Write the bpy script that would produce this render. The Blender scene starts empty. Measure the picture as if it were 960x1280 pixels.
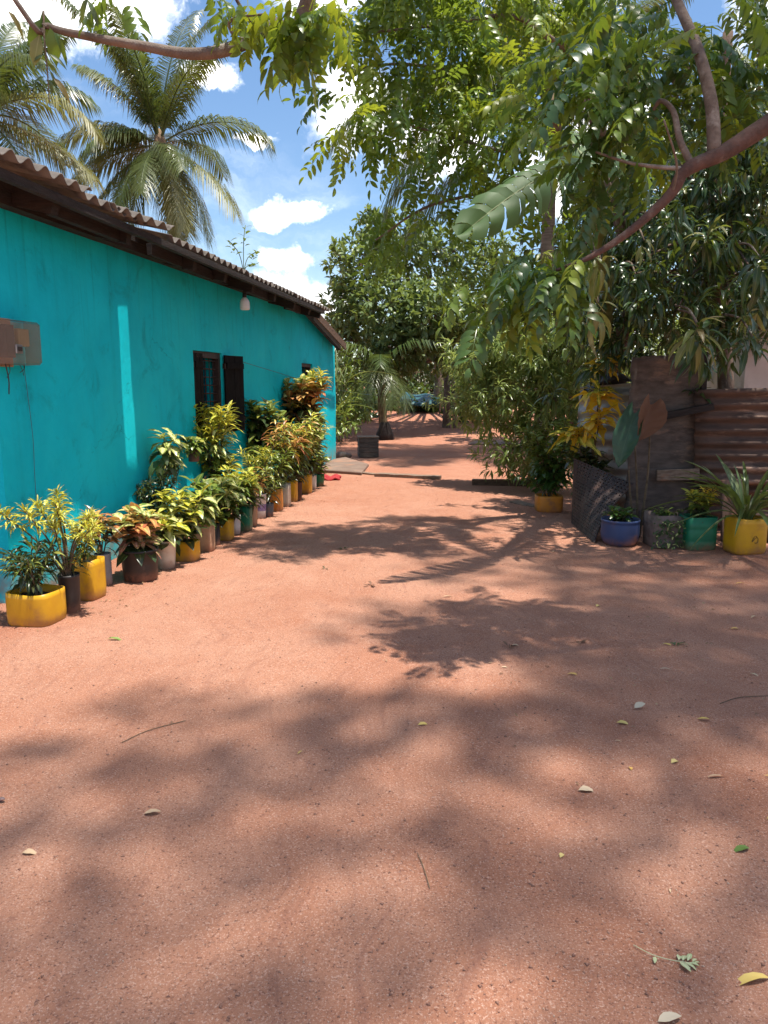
import bpy, math, random
import numpy as np
from mathutils import Vector, Matrix

# ------------------------------------------------------------------ camera, sky, sun, exposure
scn = bpy.context.scene
COL = scn.collection
CAM_H = 1.55
PITCH = math.atan(160 / 960)
cd = bpy.data.cameras.new('camera')
cam = bpy.data.objects.new('camera', cd)
COL.objects.link(cam)
cd.sensor_fit = 'VERTICAL'
cd.sensor_height = 36.0
cd.lens = 27.0
cd.clip_start = 0.05
cd.clip_end = 2000
cam.location = (0, 0, CAM_H)
cam.rotation_euler = (math.pi / 2 - PITCH, 0, 0)
scn.camera = cam

SUN_EL = math.radians(77.5)
SUN_H = Vector((0.93, -0.37)).normalized()
SUN = Vector((SUN_H.x * math.cos(SUN_EL), SUN_H.y * math.cos(SUN_EL), math.sin(SUN_EL)))
sl = bpy.data.lights.new('sun', 'SUN')
sl.energy = 4.2
sl.angle = math.radians(0.9)
sl.color = (1.0, 0.94, 0.84)
sun = bpy.data.objects.new('sun', sl)
COL.objects.link(sun)
sun.rotation_euler = SUN.to_track_quat('Z', 'Y').to_euler()
sun.location = (6, -2, 20)

scn.view_settings.view_transform = 'Standard'
scn.view_settings.look = 'None'
scn.view_settings.gamma = 1
scn.view_settings.use_curve_mapping = False
scn.view_settings.exposure = 1.0


class NT:
    """small helper for node trees"""
    def __init__(self, tree):
        self.t = tree
        tree.nodes.clear()

    def n(self, typ, props=None, **ins):
        nd = self.t.nodes.new(typ)
        for k, v in (props or {}).items():
            setattr(nd, k, v)
        for k, v in ins.items():
            key = int(k[1:]) if k[0] == 'i' and k[1:].isdigit() else k.replace('_', ' ')
            s = nd.inputs[key]
            if isinstance(v, bpy.types.NodeSocket):
                self.t.links.new(v, s)
            else:
                s.default_value = v
        return nd

    def math(self, op, a, b=0.0, c=0.0, clamp=False):
        nd = self.n('ShaderNodeMath', {'operation': op, 'use_clamp': clamp}, i0=a, i1=b, i2=c)
        return nd.outputs[0]

    def vmath(self, op, a, b=(0, 0, 0), out=0):
        nd = self.n('ShaderNodeVectorMath', {'operation': op}, i0=a, i1=b)
        return nd.outputs[out]

    def rng(self, v, a, b, c=0.0, d=1.0, smooth=True):
        nd = self.n('ShaderNodeMapRange', {'interpolation_type': 'SMOOTHSTEP' if smooth else 'LINEAR'},
                    i0=v, i1=a, i2=b, i3=c, i4=d)
        return nd.outputs[0]

    def noise(self, vec, scale, detail=4.0, rough=0.55, out=0, dist=0.0):
        nd = self.n('ShaderNodeTexNoise', None, Scale=scale, Detail=detail, Roughness=rough, Distortion=dist)
        if vec is not None:
            self.t.links.new(vec, nd.inputs['Vector'])
        return nd.outputs[out]

    def mix(self, fac, a, b, mode='MIX'):
        nd = self.t.nodes.new('ShaderNodeMix')
        nd.data_type = 'RGBA'
        nd.blend_type = mode
        for s, v in ((nd.inputs[0], fac), (nd.inputs[6], a), (nd.inputs[7], b)):
            if isinstance(v, bpy.types.NodeSocket):
                self.t.links.new(v, s)
            else:
                s.default_value = v if not isinstance(v, tuple) else (v + (1.0,) if len(v) == 3 else v)
        return nd.outputs[2]

    def ramp(self, fac, stops, interp='LINEAR'):
        nd = self.t.nodes.new('ShaderNodeValToRGB')
        cr = nd.color_ramp
        cr.interpolation = interp
        while len(cr.elements) < len(stops):
            cr.elements.new(0.5)
        for e, (p, c) in zip(cr.elements, stops):
            e.position = p
            e.color = tuple(c) + (1.0,) if len(c) == 3 else c
        self.t.links.new(fac, nd.inputs[0])
        return nd.outputs[0]


def direction(az, el):
    a, e = math.radians(az), math.radians(el)
    return (math.sin(a) * math.cos(e), math.cos(a) * math.cos(e), math.sin(e))


world = bpy.data.worlds.new('World')
scn.world = world
world.use_nodes = True
w = NT(world.node_tree)
sky = w.n('ShaderNodeTexSky', {'sky_type': 'NISHITA', 'sun_disc': False, 'sun_elevation': SUN_EL,
                               'sun_rotation': math.atan2(SUN.x, SUN.y), 'altitude': 50.0,
                               'air_density': 1.0, 'dust_density': 0.6, 'ozone_density': 1.6})
tc = w.n('ShaderNodeTexCoord').outputs['Generated']
wob = w.vmath('MULTIPLY', w.vmath('SUBTRACT', w.noise(tc, 9.0, 6.0, 0.62, out=1), (0.5, 0.5, 0.5)), (0.10, 0.10, 0.10))
dvec = w.vmath('ADD', tc, wob)
# cumulus: azimuth (0 = ahead, clockwise), elevation, size in radians, flatness; then a field of them over the whole sky
clouds = [(-6.4, 12.0, .066, 2.5), (-9.0, 16.2, .032, 2.3), (-12.2, 20.2, .045, 2.2), (-22.0, 25.0, .20, 1.8),
          (-6.6, 8.6, .050, 2.0), (-4.6, 6.0, .055, 1.7), (-15.0, 14.6, .030, 2.2)]
acc = None
for az, el, size, flat in clouds:
    dv = w.vmath('MULTIPLY', w.vmath('SUBTRACT', dvec, direction(az, el)), (1, 1, flat))
    m = w.rng(w.vmath('LENGTH', dv, out=1), size, size * 0.15, 0, 1, smooth=False)
    acc = m if acc is None else w.math('MAXIMUM', acc, m)
vor = w.n('ShaderNodeTexVoronoi', {'feature': 'F1'}, Scale=4.2, Vector=w.vmath('MULTIPLY', w.vmath('ADD', dvec, (0.37, 0.11, 0.0)), (1, 1, 1.7)))
acc = w.math('MAXIMUM', acc, w.rng(vor.outputs['Distance'], 0.44, 0.10, 0, 1, smooth=False))
fine = w.noise(dvec, 26.0, 7.0, 0.62)
cm = w.rng(w.math('ADD', acc, w.math('MULTIPLY', w.math('SUBTRACT', fine, 0.5), 0.9)), 0.18, 0.75)
cirrus = w.rng(w.noise(w.vmath('MULTIPLY', dvec, (1, 1, 4.0)), 3.2, 6.0, 0.6), 0.50, 0.80, 0.0, 0.16)
cmask = w.math('MAXIMUM', w.math('MULTIPLY', cm, 0.97), cirrus)
shade = w.rng(w.noise(w.vmath('ADD', dvec, (0.0, 0.0, 0.035)), 14.0, 5.0, 0.6), 0.35, 0.65)
ccol = w.mix(shade, (7.4, 7.5, 7.8), (16.5, 16.0, 15.2))
skyc = w.mix(cmask, w.n('ShaderNodeHueSaturation', None, Saturation=1.12, Value=0.80, Color=sky.outputs[0]).outputs[0], ccol)
bg = w.n('ShaderNodeBackground', None, Color=skyc, Strength=0.12)
wo = w.n('ShaderNodeOutputWorld', None, Surface=bg.outputs[0])

# ------------------------------------------------------------------ materials
MATS = {}


def new_mat(name):
    m = bpy.data.materials.new(name)
    m.use_nodes = True
    MATS[name] = m
    t = NT(m.node_tree)
    return m, t


def finish_mat(t, shader, disp=None):
    t.n('ShaderNodeOutputMaterial', None, Surface=shader)


def pmat(name, c1, c2=None, scale=6.0, rough=0.7, bump=0.0, bscale=None, metal=0.0, spec=0.4, stretch=(1, 1, 1),
         c3=None, s3=1.5, t3=(0.52, 0.68), coat=0.0, dust=0.0):
    """plain procedural surface: two tones mixed by noise, an optional third tone as stains, and fine relief"""
    m, t = new_mat(name)
    co = t.vmath('MULTIPLY', t.n('ShaderNodeTexCoord').outputs['Object'], stretch)
    f = t.rng(t.noise(co, scale, 6.0, 0.6), 0.3, 0.7)
    col = t.mix(f, c1, c2 or c1)
    if c3:
        g = t.rng(t.noise(t.vmath('ADD', co, (3.1, 7.7, 1.3)), s3, 7.0, 0.65), t3[0], t3[1])
        col = t.mix(g, col, c3)
    if dust:                                                    # earth splashed up the foot of the thing
        z_ = t.n('ShaderNodeSeparateXYZ', None, Vector=t.n('ShaderNodeTexCoord').outputs['Object']).outputs[2]
        g = t.math('MULTIPLY', t.rng(z_, 0.0, dust, 1.0, 0.0), t.rng(t.noise(co, 16.0, 7.0, 0.7), 0.30, 0.58))
        col = t.mix(t.math('MULTIPLY', g, 0.7), col, (0.27, 0.115, 0.068))
    p = t.n('ShaderNodeBsdfPrincipled', None, Base_Color=col, Metallic=metal, Specular_IOR_Level=spec, Coat_Weight=coat,
            Roughness=t.rng(t.noise(co, scale * 2.3, 3.0), 0.2, 0.8, max(rough - 0.1, 0.02), min(rough + 0.1, 1.0)))
    if bump:
        b = t.n('ShaderNodeBump', None, Strength=bump, Distance=0.01, Height=t.noise(co, bscale or scale * 4, 6.0, 0.65))
        t.t.links.new(b.outputs[0], p.inputs['Normal'])
    finish_mat(t, p.outputs[0])
    return m


def leafmat(name, cols, rib=None, ribw=(0.05, 0.35), rough=0.38, trans=0.32, blotch=None, tcol=None):
    """leaf: a tone per leaf, an optional vein colour along the midrib, blotches, light let through from behind"""
    m, t = new_mat(name)
    at = t.n('ShaderNodeAttribute', {'attribute_name': 'tint'}).outputs['Fac']
    rd = t.n('ShaderNodeObjectInfo').outputs['Random']
    f = t.math('FRACT', t.math('ADD', at, rd))
    n = len(cols)
    col = t.ramp(f, [(i / max(n - 1, 1), c) for i, c in enumerate(cols)])
    co = t.n('ShaderNodeTexCoord').outputs['Object']
    ra = t.n('ShaderNodeAttribute', {'attribute_name': 'rib'}).outputs['Fac']
    if blotch:
        g = t.rng(t.noise(t.vmath('ADD', co, t.vmath('MULTIPLY', t.n('ShaderNodeCombineXYZ', None, X=f, Y=f, Z=f).outputs[0], (9, 5, 3))), 7.0, 3.0, 0.6), 0.46, 0.56)
        col = t.mix(g, col, blotch)
    if rib:
        g = t.rng(ra, ribw[0], ribw[1], 1.0, 0.0)
        col = t.mix(g, col, rib)
    p = t.n('ShaderNodeBsdfPrincipled', None, Base_Color=col, Roughness=rough, Specular_IOR_Level=0.5)
    tl = t.n('ShaderNodeBsdfTranslucent', None, Color=t.mix(0.55, col, tcol or (0.30, 0.36, 0.03)))
    mx = t.n('ShaderNodeMixShader', None, Fac=trans)
    t.t.links.new(p.outputs[0], mx.inputs[1])
    t.t.links.new(tl.outputs[0], mx.inputs[2])
    finish_mat(t, mx.outputs[0])
    return m


# ground: trodden red earth
m, t = new_mat('earth')
geo = t.n('ShaderNodeNewGeometry').outputs['Position']
big = t.rng(t.noise(geo, 0.35, 5.0, 0.6), 0.38, 0.66)
mid = t.rng(t.noise(geo, 1.4, 8.0, 0.66, dist=0.5), 0.36, 0.66)
col = t.mix(big, (0.395, 0.182, 0.112), (0.325, 0.125, 0.068))
col = t.mix(t.math('MULTIPLY', mid, 0.75), col, (0.435, 0.225, 0.148))
sx = t.n('ShaderNodeSeparateXYZ', None, Vector=geo)
# loose redder soil along the house wall and in the far yard
wallside = t.rng(t.math('SUBTRACT', sx.outputs[0], t.math('MULTIPLY', sx.outputs[1], 0.16)), -3.35, -2.55, 1.0, 0.0)
farred = t.rng(sx.outputs[1], 8.0, 15.0, 0.0, 0.8)
redm = t.math('MULTIPLY', t.math('MAXIMUM', wallside, farred), t.rng(t.noise(geo, 1.1, 5.0, 0.65), 0.3, 0.6, 0.25, 1.0))
col = t.mix(redm, col, (0.345, 0.132, 0.074))
grain = t.noise(geo, 150.0, 4.0, 0.75)
col = t.mix(t.rng(grain, 0.52, 0.64, 0.0, 0.85), col, (0.60, 0.39, 0.30))
col = t.mix(t.rng(t.noise(geo, 105.0, 5.0, 0.75), 0.46, 0.34, 0.0, 0.9), col, (0.13, 0.052, 0.040))
col = t.mix(t.rng(t.noise(geo, 26.0, 7.0, 0.75), 0.54, 0.70, 0.0, 0.6), col, (0.235, 0.105, 0.077))
swirl = t.vmath('ADD', geo, t.vmath('MULTIPLY', t.noise(geo, 0.5, 3.0, 0.5, out=1), (1.6, 1.6, 0.0)))
trk = t.noise(t.vmath('MULTIPLY', swirl, (8.0, 1.3, 1.0)), 1.9, 6.0, 0.66, dist=0.5)
col = t.mix(t.rng(trk, 0.50, 0.74, 0.0, 0.45), col, (0.24, 0.108, 0.078))
h1 = t.math('MULTIPLY', t.noise(geo, 120.0, 4.0, 0.75), 0.6)
h2 = t.math('ADD', h1, t.math('MULTIPLY', t.noise(geo, 22.0, 5.0, 0.65), 0.8))
h3 = t.math('ADD', h2, t.math('MULTIPLY', trk, 0.9))
b = t.n('ShaderNodeBump', None, Strength=1.0, Distance=0.016, Height=h3)
p = t.n('ShaderNodeBsdfPrincipled', None, Base_Color=col, Roughness=0.92, Specular_IOR_Level=0.15, Normal=b.outputs[0])
finish_mat(t, p.outputs[0])

# painted plaster
m, t = new_mat('teal_plaster')
co = t.n('ShaderNodeTexCoord').outputs['Object']
c = t.mix(t.rng(t.noise(co, 1.3, 6.0, 0.6), 0.3, 0.7), (0.003, 0.475, 0.575), (0.006, 0.565, 0.665))
c = t.mix(t.rng(t.noise(t.vmath('MULTIPLY', co, (6, 6, 0.8)), 1.5, 6.0, 0.6), 0.55, 0.8, 0.0, 0.35), c, (0.012, 0.60, 0.70))
sep = t.n('ShaderNodeSeparateXYZ', None, Vector=co)
scr = t.noise(t.vmath('MULTIPLY', co, (7, 7, 3.0)), 2.6, 8.0, 0.72, dist=1.2)
c = t.mix(t.rng(scr, 0.64, 0.70, 0.0, 0.6), c, (0.004, 0.15, 0.17))
c = t.mix(t.rng(t.noise(t.vmath('MULTIPLY', co, (3.5, 3.5, 0.35)), 1.1, 7.0, 0.68), 0.50, 0.75, 0.0, 0.28), c, (0.003, 0.29, 0.33))
c = t.mix(t.rng(t.noise(co, 0.75, 7.0, 0.68), 0.45, 0.66, 0.0, 0.6), c, (0.016, 0.60, 0.66))
c = t.mix(t.rng(t.noise(t.vmath('ADD', co, (5.0, 2.0, 9.0)), 2.2, 8.0, 0.7, dist=0.6), 0.54, 0.70, 0.0, 0.62), c, (0.004, 0.27, 0.31))
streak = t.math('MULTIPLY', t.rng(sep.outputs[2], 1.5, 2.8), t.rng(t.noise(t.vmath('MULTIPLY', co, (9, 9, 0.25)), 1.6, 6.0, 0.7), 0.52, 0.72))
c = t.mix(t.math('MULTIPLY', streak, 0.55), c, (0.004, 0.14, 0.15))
crk = t.n('ShaderNodeTexVoronoi', {'feature': 'DISTANCE_TO_EDGE'}, Scale=0.55, Vector=t.vmath('ADD', co, t.vmath('MULTIPLY', t.noise(co, 3.0, 5.0, 0.6, out=1), (0.5, 0.5, 0.5))))
c = t.mix(t.math('MULTIPLY', t.rng(crk.outputs['Distance'], 0.001, 0.0035, 0.5, 0.0), t.rng(t.noise(co, 0.9, 3.0, 0.5), 0.54, 0.66)), c, (0.004, 0.10, 0.12))
c = t.mix(t.rng(t.noise(t.vmath('MULTIPLY', co, (20, 20, 3.0)), 2.0, 6.0, 0.7), 0.70, 0.76, 0.0, 0.5), c, (0.06, 0.50, 0.53))
splash = t.math('MULTIPLY', t.rng(sep.outputs[2], 0.0, 0.42, 1.0, 0.0), t.rng(t.noise(co, 6.0, 7.0, 0.7), 0.32, 0.58))
c = t.mix(t.math('MULTIPLY', splash, 0.8), c, (0.30, 0.15, 0.09))
b = t.n('ShaderNodeBump', None, Strength=0.65, Distance=0.014,
        Height=t.math('ADD', t.noise(co, 5.0, 5.0, 0.6), t.math('MULTIPLY', t.noise(co, 90.0, 4.0, 0.6), 0.12)))
p = t.n('ShaderNodeBsdfPrincipled', None, Base_Color=c, Roughness=0.7, Specular_IOR_Level=0.12, Normal=b.outputs[0])
finish_mat(t, p.outputs[0])

pmat('asbestos', (0.19, 0.165, 0.145), (0.10, 0.083, 0.07), 5, 0.9, 0.5, c3=(0.07, 0.055, 0.045), s3=3)
pmat('dark_timber', (0.026, 0.017, 0.013), (0.012, 0.008, 0.007), 5, 0.8, 0.6, stretch=(1, 1, 6))
pmat('brown_board', (0.16, 0.095, 0.06), (0.075, 0.045, 0.03), 6, 0.85, 0.6, stretch=(2, 2, 8))
pmat('grey_plank', (0.26, 0.19, 0.14), (0.13, 0.085, 0.06), 5, 0.9, 0.7, stretch=(2, 10, 10), c3=(0.30, 0.15, 0.09), s3=2)
pmat('shutter_paint', (0.008, 0.006, 0.006), (0.005, 0.004, 0.004), 4, 0.75, 0.3, spec=0.12, stretch=(3, 3, 1))
pmat('bar_paint', (0.045, 0.024, 0.02), (0.025, 0.014, 0.012), 9, 0.6)
pmat('interior', (0.10, 0.09, 0.08), (0.06, 0.05, 0.045), 2, 0.9)
pmat('old_wood_panel', (0.115, 0.093, 0.080), (0.055, 0.044, 0.038), 3.5, 0.88, 0.9, bscale=9, stretch=(1.2, 1.2, 3.5), c3=(0.18, 0.125, 0.095), s3=2.2)
pmat('rusty_iron', (0.120, 0.070, 0.050), (0.052, 0.034, 0.027), 3.5, 0.75, 0.4, metal=0.25, stretch=(0.7, 1, 3), c3=(0.33, 0.22, 0.16), s3=2.4)
pmat('grey_iron', (0.48, 0.46, 0.43), (0.30, 0.285, 0.265), 4, 0.55, 0.25, metal=0.5, c3=(0.26, 0.13, 0.07), s3=2.2)
pmat('grey_render', (0.56, 0.54, 0.52), (0.44, 0.42, 0.40), 2, 0.9, 0.4, c3=(0.2, 0.15, 0.12), s3=1.5)
pmat('concrete', (0.21, 0.14, 0.105), (0.16, 0.10, 0.075), 3, 0.92, 0.5, c3=(0.32, 0.16, 0.10), s3=1.5)
pmat('rubber', (0.030, 0.022, 0.021), (0.055, 0.035, 0.030), 8, 0.62, 0.2, c3=(0.10, 0.055, 0.042), s3=3)
pmat('bark', (0.155, 0.105, 0.075), (0.08, 0.052, 0.038), 12, 0.9, 0.8, stretch=(1, 1, 0.5), c3=(0.22, 0.185, 0.15), s3=6)
pmat('red_bark', (0.12, 0.062, 0.045), (0.06, 0.034, 0.026), 14, 0.85, 0.7, c3=(0.17, 0.125, 0.10), s3=8)
pmat('grey_bark', (0.20, 0.155, 0.12), (0.105, 0.078, 0.06), 18, 0.88, 0.6, c3=(0.28, 0.25, 0.21), s3=9)
pmat('palm_bark', (0.20, 0.165, 0.13), (0.10, 0.08, 0.06), 4, 0.9, 0.8, stretch=(1, 1, 9))
pmat('stem', (0.13, 0.095, 0.055), (0.07, 0.05, 0.03), 20, 0.8, 0.4)
pmat('green_stem', (0.14, 0.17, 0.05), (0.09, 0.12, 0.03), 14, 0.6)
pmat('soil', (0.035, 0.022, 0.016), (0.065, 0.036, 0.025), 40, 0.95, 1.0)
pmat('yellow_plastic', (0.62, 0.34, 0.012), (0.52, 0.26, 0.010), 3, 0.42, 0.12, c3=(0.36, 0.17, 0.04), s3=5.0, t3=(0.50, 0.72), dust=0.10)
pmat('amber_plastic', (0.60, 0.24, 0.025), (0.50, 0.18, 0.02), 3, 0.45, 0.12, c3=(0.34, 0.14, 0.05), s3=4, dust=0.10)
pmat('beige_plastic', (0.47, 0.29, 0.17), (0.38, 0.21, 0.12), 4, 0.6, 0.15, c3=(0.26, 0.11, 0.06), s3=4, dust=0.10)
pmat('cream_plastic', (0.60, 0.53, 0.42), (0.50, 0.41, 0.31), 4, 0.5, 0.12, c3=(0.33, 0.19, 0.12), s3=4, dust=0.10)
pmat('white_plastic', (0.68, 0.66, 0.62), (0.58, 0.54, 0.49), 4, 0.45, 0.12, c3=(0.40, 0.25, 0.17), s3=4, t3=(0.55, 0.75), dust=0.10)
pmat('black_plastic', (0.020, 0.017, 0.017), (0.035, 0.028, 0.026), 4, 0.5, 0.12, c3=(0.10, 0.06, 0.045), s3=5, t3=(0.56, 0.75), dust=0.10)
pmat('grey_ribbed', (0.24, 0.24, 0.24), (0.15, 0.15, 0.15), 5, 0.55, 0.1, c3=(0.25, 0.15, 0.10), s3=4, dust=0.10)
pmat('green_plastic', (0.010, 0.17, 0.085), (0.012, 0.12, 0.06), 4, 0.45, 0.1, c3=(0.10, 0.10, 0.06), s3=5, t3=(0.58, 0.8), dust=0.10)
pmat('blue_plastic', (0.035, 0.065, 0.17), (0.045, 0.06, 0.13), 3, 0.5, 0.12, c3=(0.22, 0.11, 0.085), s3=3, dust=0.10)
pmat('slate_plastic', (0.055, 0.095, 0.13), (0.04, 0.07, 0.095), 4, 0.5, 0.1, c3=(0.16, 0.09, 0.07), s3=5, dust=0.10)
pmat('terracotta_dark', (0.085, 0.042, 0.032), (0.055, 0.03, 0.024), 6, 0.8, 0.2, dust=0.10)
pmat('print_violet', (0.16, 0.11, 0.30), (0.30, 0.24, 0.36), 22, 0.5)
pmat('print_dark', (0.05, 0.03, 0.02), (0.08, 0.05, 0.03), 22, 0.5)
pmat('white_mark', (0.42, 0.40, 0.39), (0.30, 0.28, 0.27), 12, 0.6)
pmat('red_cloth', (0.40, 0.035, 0.035), (0.30, 0.02, 0.025), 14, 0.85, 0.6)
pmat('teal_tarp', (0.008, 0.075, 0.085), (0.006, 0.05, 0.06), 5, 0.6, 0.4)
pmat('black_sheet', (0.02, 0.02, 0.022), (0.035, 0.035, 0.04), 4, 0.35, 0.4)
pmat('stone', (0.20, 0.15, 0.13), (0.12, 0.085, 0.072), 9, 0.95, 1.0, c3=(0.08, 0.09, 0.045), s3=5)
pmat('bulb_white', (0.80, 0.80, 0.82), (0.76, 0.76, 0.79), 3, 0.35)
pmat('cable', (0.02, 0.02, 0.02), (0.03, 0.03, 0.03), 4, 0.5)
pmat('thin_wire', (0.05, 0.12, 0.15), (0.04, 0.08, 0.10), 4, 0.5)
pmat('meter_beige', (0.55, 0.42, 0.22), (0.48, 0.35, 0.18), 4, 0.5)
pmat('steel', (0.35, 0.34, 0.33), (0.25, 0.24, 0.24), 9, 0.4, metal=0.8)
pmat('pebble', (0.34, 0.185, 0.13), (0.16, 0.075, 0.055), 9.0, 0.95, 0.0)
pmat('pale_chip', (0.50, 0.36, 0.28), (0.42, 0.28, 0.2), 3, 0.9)
pmat('coconut', (0.20, 0.11, 0.03), (0.14, 0.10, 0.025), 5, 0.6)
pmat('rope_dry', (0.24, 0.16, 0.09), (0.14, 0.09, 0.05), 12, 0.9)
m, t = new_mat('smoky_plastic')
p = t.n('ShaderNodeBsdfPrincipled', None, Base_Color=(0.33, 0.26, 0.20, 1), Roughness=0.35, Specular_IOR_Level=0.4)
tr = t.n('ShaderNodeBsdfTransparent', None, Color=(0.75, 0.72, 0.66, 1))
mx = t.n('ShaderNodeMixShader', None, Fac=0.34)
t.t.links.new(tr.outputs[0], mx.inputs[1])
t.t.links.new(p.outputs[0], mx.inputs[2])
finish_mat(t, mx.outputs[0])

leafmat('pinnate', [(0.060, 0.125, 0.020), (0.09, 0.17, 0.022), (0.135, 0.215, 0.025), (0.075, 0.145, 0.022), (0.045, 0.10, 0.022)], rough=0.34, trans=0.48, tcol=(0.34, 0.42, 0.03))
leafmat('pinnate_dark', [(0.030, 0.078, 0.026), (0.045, 0.100, 0.028), (0.065, 0.130, 0.026), (0.038, 0.085, 0.03)], rough=0.32, trans=0.34, tcol=(0.20, 0.30, 0.03))
leafmat('pinnate_young', [(0.13, 0.21, 0.02), (0.20, 0.26, 0.02), (0.15, 0.22, 0.02), (0.09, 0.17, 0.02)], rough=0.4, trans=0.45, tcol=(0.45, 0.48, 0.03))
leafmat('mango', [(0.015, 0.042, 0.015), (0.021, 0.056, 0.017), (0.032, 0.072, 0.019), (0.013, 0.036, 0.016)], rib=(0.12, 0.16, 0.06), ribw=(0.02, 0.12), rough=0.30, trans=0.20)
leafmat('mango_young', [(0.17, 0.20, 0.045), (0.26, 0.19, 0.09), (0.13, 0.19, 0.035), (0.22, 0.21, 0.07)], rib=(0.30, 0.30, 0.12), ribw=(0.02, 0.12), rough=0.4, trans=0.38)
leafmat('broad_green', [(0.125, 0.185, 0.070), (0.165, 0.235, 0.090), (0.210, 0.285, 0.120), (0.100, 0.155, 0.060)], rough=0.36, trans=0.38)
leafmat('oleander', [(0.145, 0.215, 0.055), (0.195, 0.270, 0.075), (0.105, 0.175, 0.050), (0.230, 0.295, 0.100)], rib=(0.24, 0.30, 0.12), ribw=(0.02, 0.2), rough=0.28, trans=0.48, tcol=(0.46, 0.52, 0.12))
leafmat('ficus', [(0.028, 0.070, 0.018), (0.040, 0.095, 0.020), (0.055, 0.115, 0.022)], rough=0.30, trans=0.25)
leafmat('background', [(0.040, 0.075, 0.022), (0.065, 0.110, 0.028), (0.090, 0.140, 0.035), (0.030, 0.060, 0.020)], rough=0.45, trans=0.25)
leafmat('coco', [(0.050, 0.085, 0.025), (0.070, 0.110, 0.030), (0.095, 0.120, 0.040), (0.045, 0.075, 0.025)], rough=0.33, trans=0.25)
leafmat('coco_dry', [(0.17, 0.185, 0.065), (0.21, 0.205, 0.08), (0.13, 0.155, 0.05)], rough=0.45, trans=0.25)
leafmat('banana', [(0.055, 0.125, 0.035), (0.070, 0.145, 0.040)], rib=(0.25, 0.30, 0.14), ribw=(0.0, 0.05), rough=0.58, trans=0.35)
leafmat('alocasia', [(0.016, 0.060, 0.032), (0.020, 0.070, 0.036)], rib=(0.06, 0.12, 0.06), ribw=(0.0, 0.05), rough=0.4, trans=0.15)
leafmat('dead_brown', [(0.14, 0.065, 0.035), (0.20, 0.10, 0.055), (0.10, 0.05, 0.03)], rough=0.7, trans=0.2, tcol=(0.3, 0.12, 0.04))
leafmat('strap_leaf', [(0.075, 0.125, 0.035), (0.115, 0.170, 0.060), (0.19, 0.22, 0.09)], rough=0.36, trans=0.3)
leafmat('fern', [(0.035, 0.075, 0.025), (0.055, 0.095, 0.030), (0.075, 0.110, 0.045)], rough=0.45, trans=0.25)
# crotons
leafmat('croton_yellow', [(0.56, 0.50, 0.04), (0.68, 0.58, 0.05), (0.34, 0.36, 0.03), (0.70, 0.62, 0.14)], rib=(0.76, 0.66, 0.12), rough=0.36, trans=0.25, tcol=(0.6, 0.5, 0.04), blotch=(0.16, 0.24, 0.03))
leafmat('croton_gold', [(0.72, 0.50, 0.02), (0.80, 0.60, 0.04), (0.66, 0.40, 0.03)], rib=(0.72, 0.55, 0.08), rough=0.38, trans=0.3, tcol=(0.7, 0.42, 0.02))
leafmat('croton_dark', [(0.020, 0.042, 0.018), (0.032, 0.058, 0.020), (0.045, 0.040, 0.020), (0.024, 0.050, 0.022)], rib=(0.10, 0.12, 0.03), ribw=(0.02, 0.2), rough=0.28, trans=0.15)
leafmat('croton_bronze', [(0.070, 0.035, 0.025), (0.045, 0.045, 0.022), (0.10, 0.05, 0.03), (0.035, 0.030, 0.02)], rib=(0.24, 0.10, 0.04), rough=0.32, trans=0.2)
leafmat('croton_cream', [(0.085, 0.17, 0.03), (0.13, 0.22, 0.04), (0.34, 0.36, 0.09), (0.07, 0.14, 0.03)], rib=(0.74, 0.68, 0.28), ribw=(0.12, 0.75), rough=0.34, trans=0.25, blotch=(0.36, 0.38, 0.11))
leafmat('croton_pale', [(0.64, 0.60, 0.20), (0.52, 0.52, 0.14), (0.70, 0.64, 0.28)], rib=(0.78, 0.72, 0.38), rough=0.36, trans=0.28, blotch=(0.15, 0.25, 0.05))
leafmat('croton_pink', [(0.42, 0.12, 0.10), (0.48, 0.33, 0.20), (0.30, 0.06, 0.06), (0.40, 0.36, 0.14)], rib=(0.62, 0.36, 0.24), rough=0.36, trans=0.25, blotch=(0.12, 0.14, 0.05), tcol=(0.5, 0.2, 0.08))
leafmat('croton_orange', [(0.52, 0.28, 0.08), (0.46, 0.13, 0.07), (0.58, 0.42, 0.12), (0.32, 0.07, 0.05), (0.55, 0.45, 0.08)], rib=(0.66, 0.46, 0.14), rough=0.38, trans=0.28, tcol=(0.6, 0.3, 0.05))
leafmat('croton_mixed', [(0.060, 0.120, 0.026), (0.105, 0.175, 0.032), (0.20, 0.24, 0.04), (0.065, 0.10, 0.03), (0.42, 0.40, 0.07)], rib=(0.40, 0.38, 0.09), ribw=(0.04, 0.3), rough=0.32, trans=0.22)
leafmat('croton_green', [(0.080, 0.145, 0.026), (0.13, 0.20, 0.032), (0.20, 0.25, 0.04), (0.060, 0.110, 0.024)], rib=(0.26, 0.28, 0.06), ribw=(0.03, 0.25), rough=0.32, trans=0.24)
leafmat('fallen_yellow', [(0.60, 0.42, 0.10), (0.66, 0.50, 0.18), (0.58, 0.34, 0.08)], rough=0.55, trans=0.1)
leafmat('fallen_tan', [(0.54, 0.37, 0.22), (0.60, 0.45, 0.29), (0.46, 0.28, 0.16)], rough=0.65, trans=0.1)
leafmat('fallen_pale', [(0.54, 0.45, 0.33), (0.50, 0.42, 0.27)], rough=0.6, trans=0.1)
leafmat('fallen_green', [(0.10, 0.17, 0.03), (0.25, 0.30, 0.06)], rough=0.5, trans=0.1)
leafmat('crumb', [(0.30, 0.17, 0.09), (0.20, 0.09, 0.05), (0.42, 0.29, 0.16), (0.14, 0.07, 0.045)], rough=0.75, trans=0.1)
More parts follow.
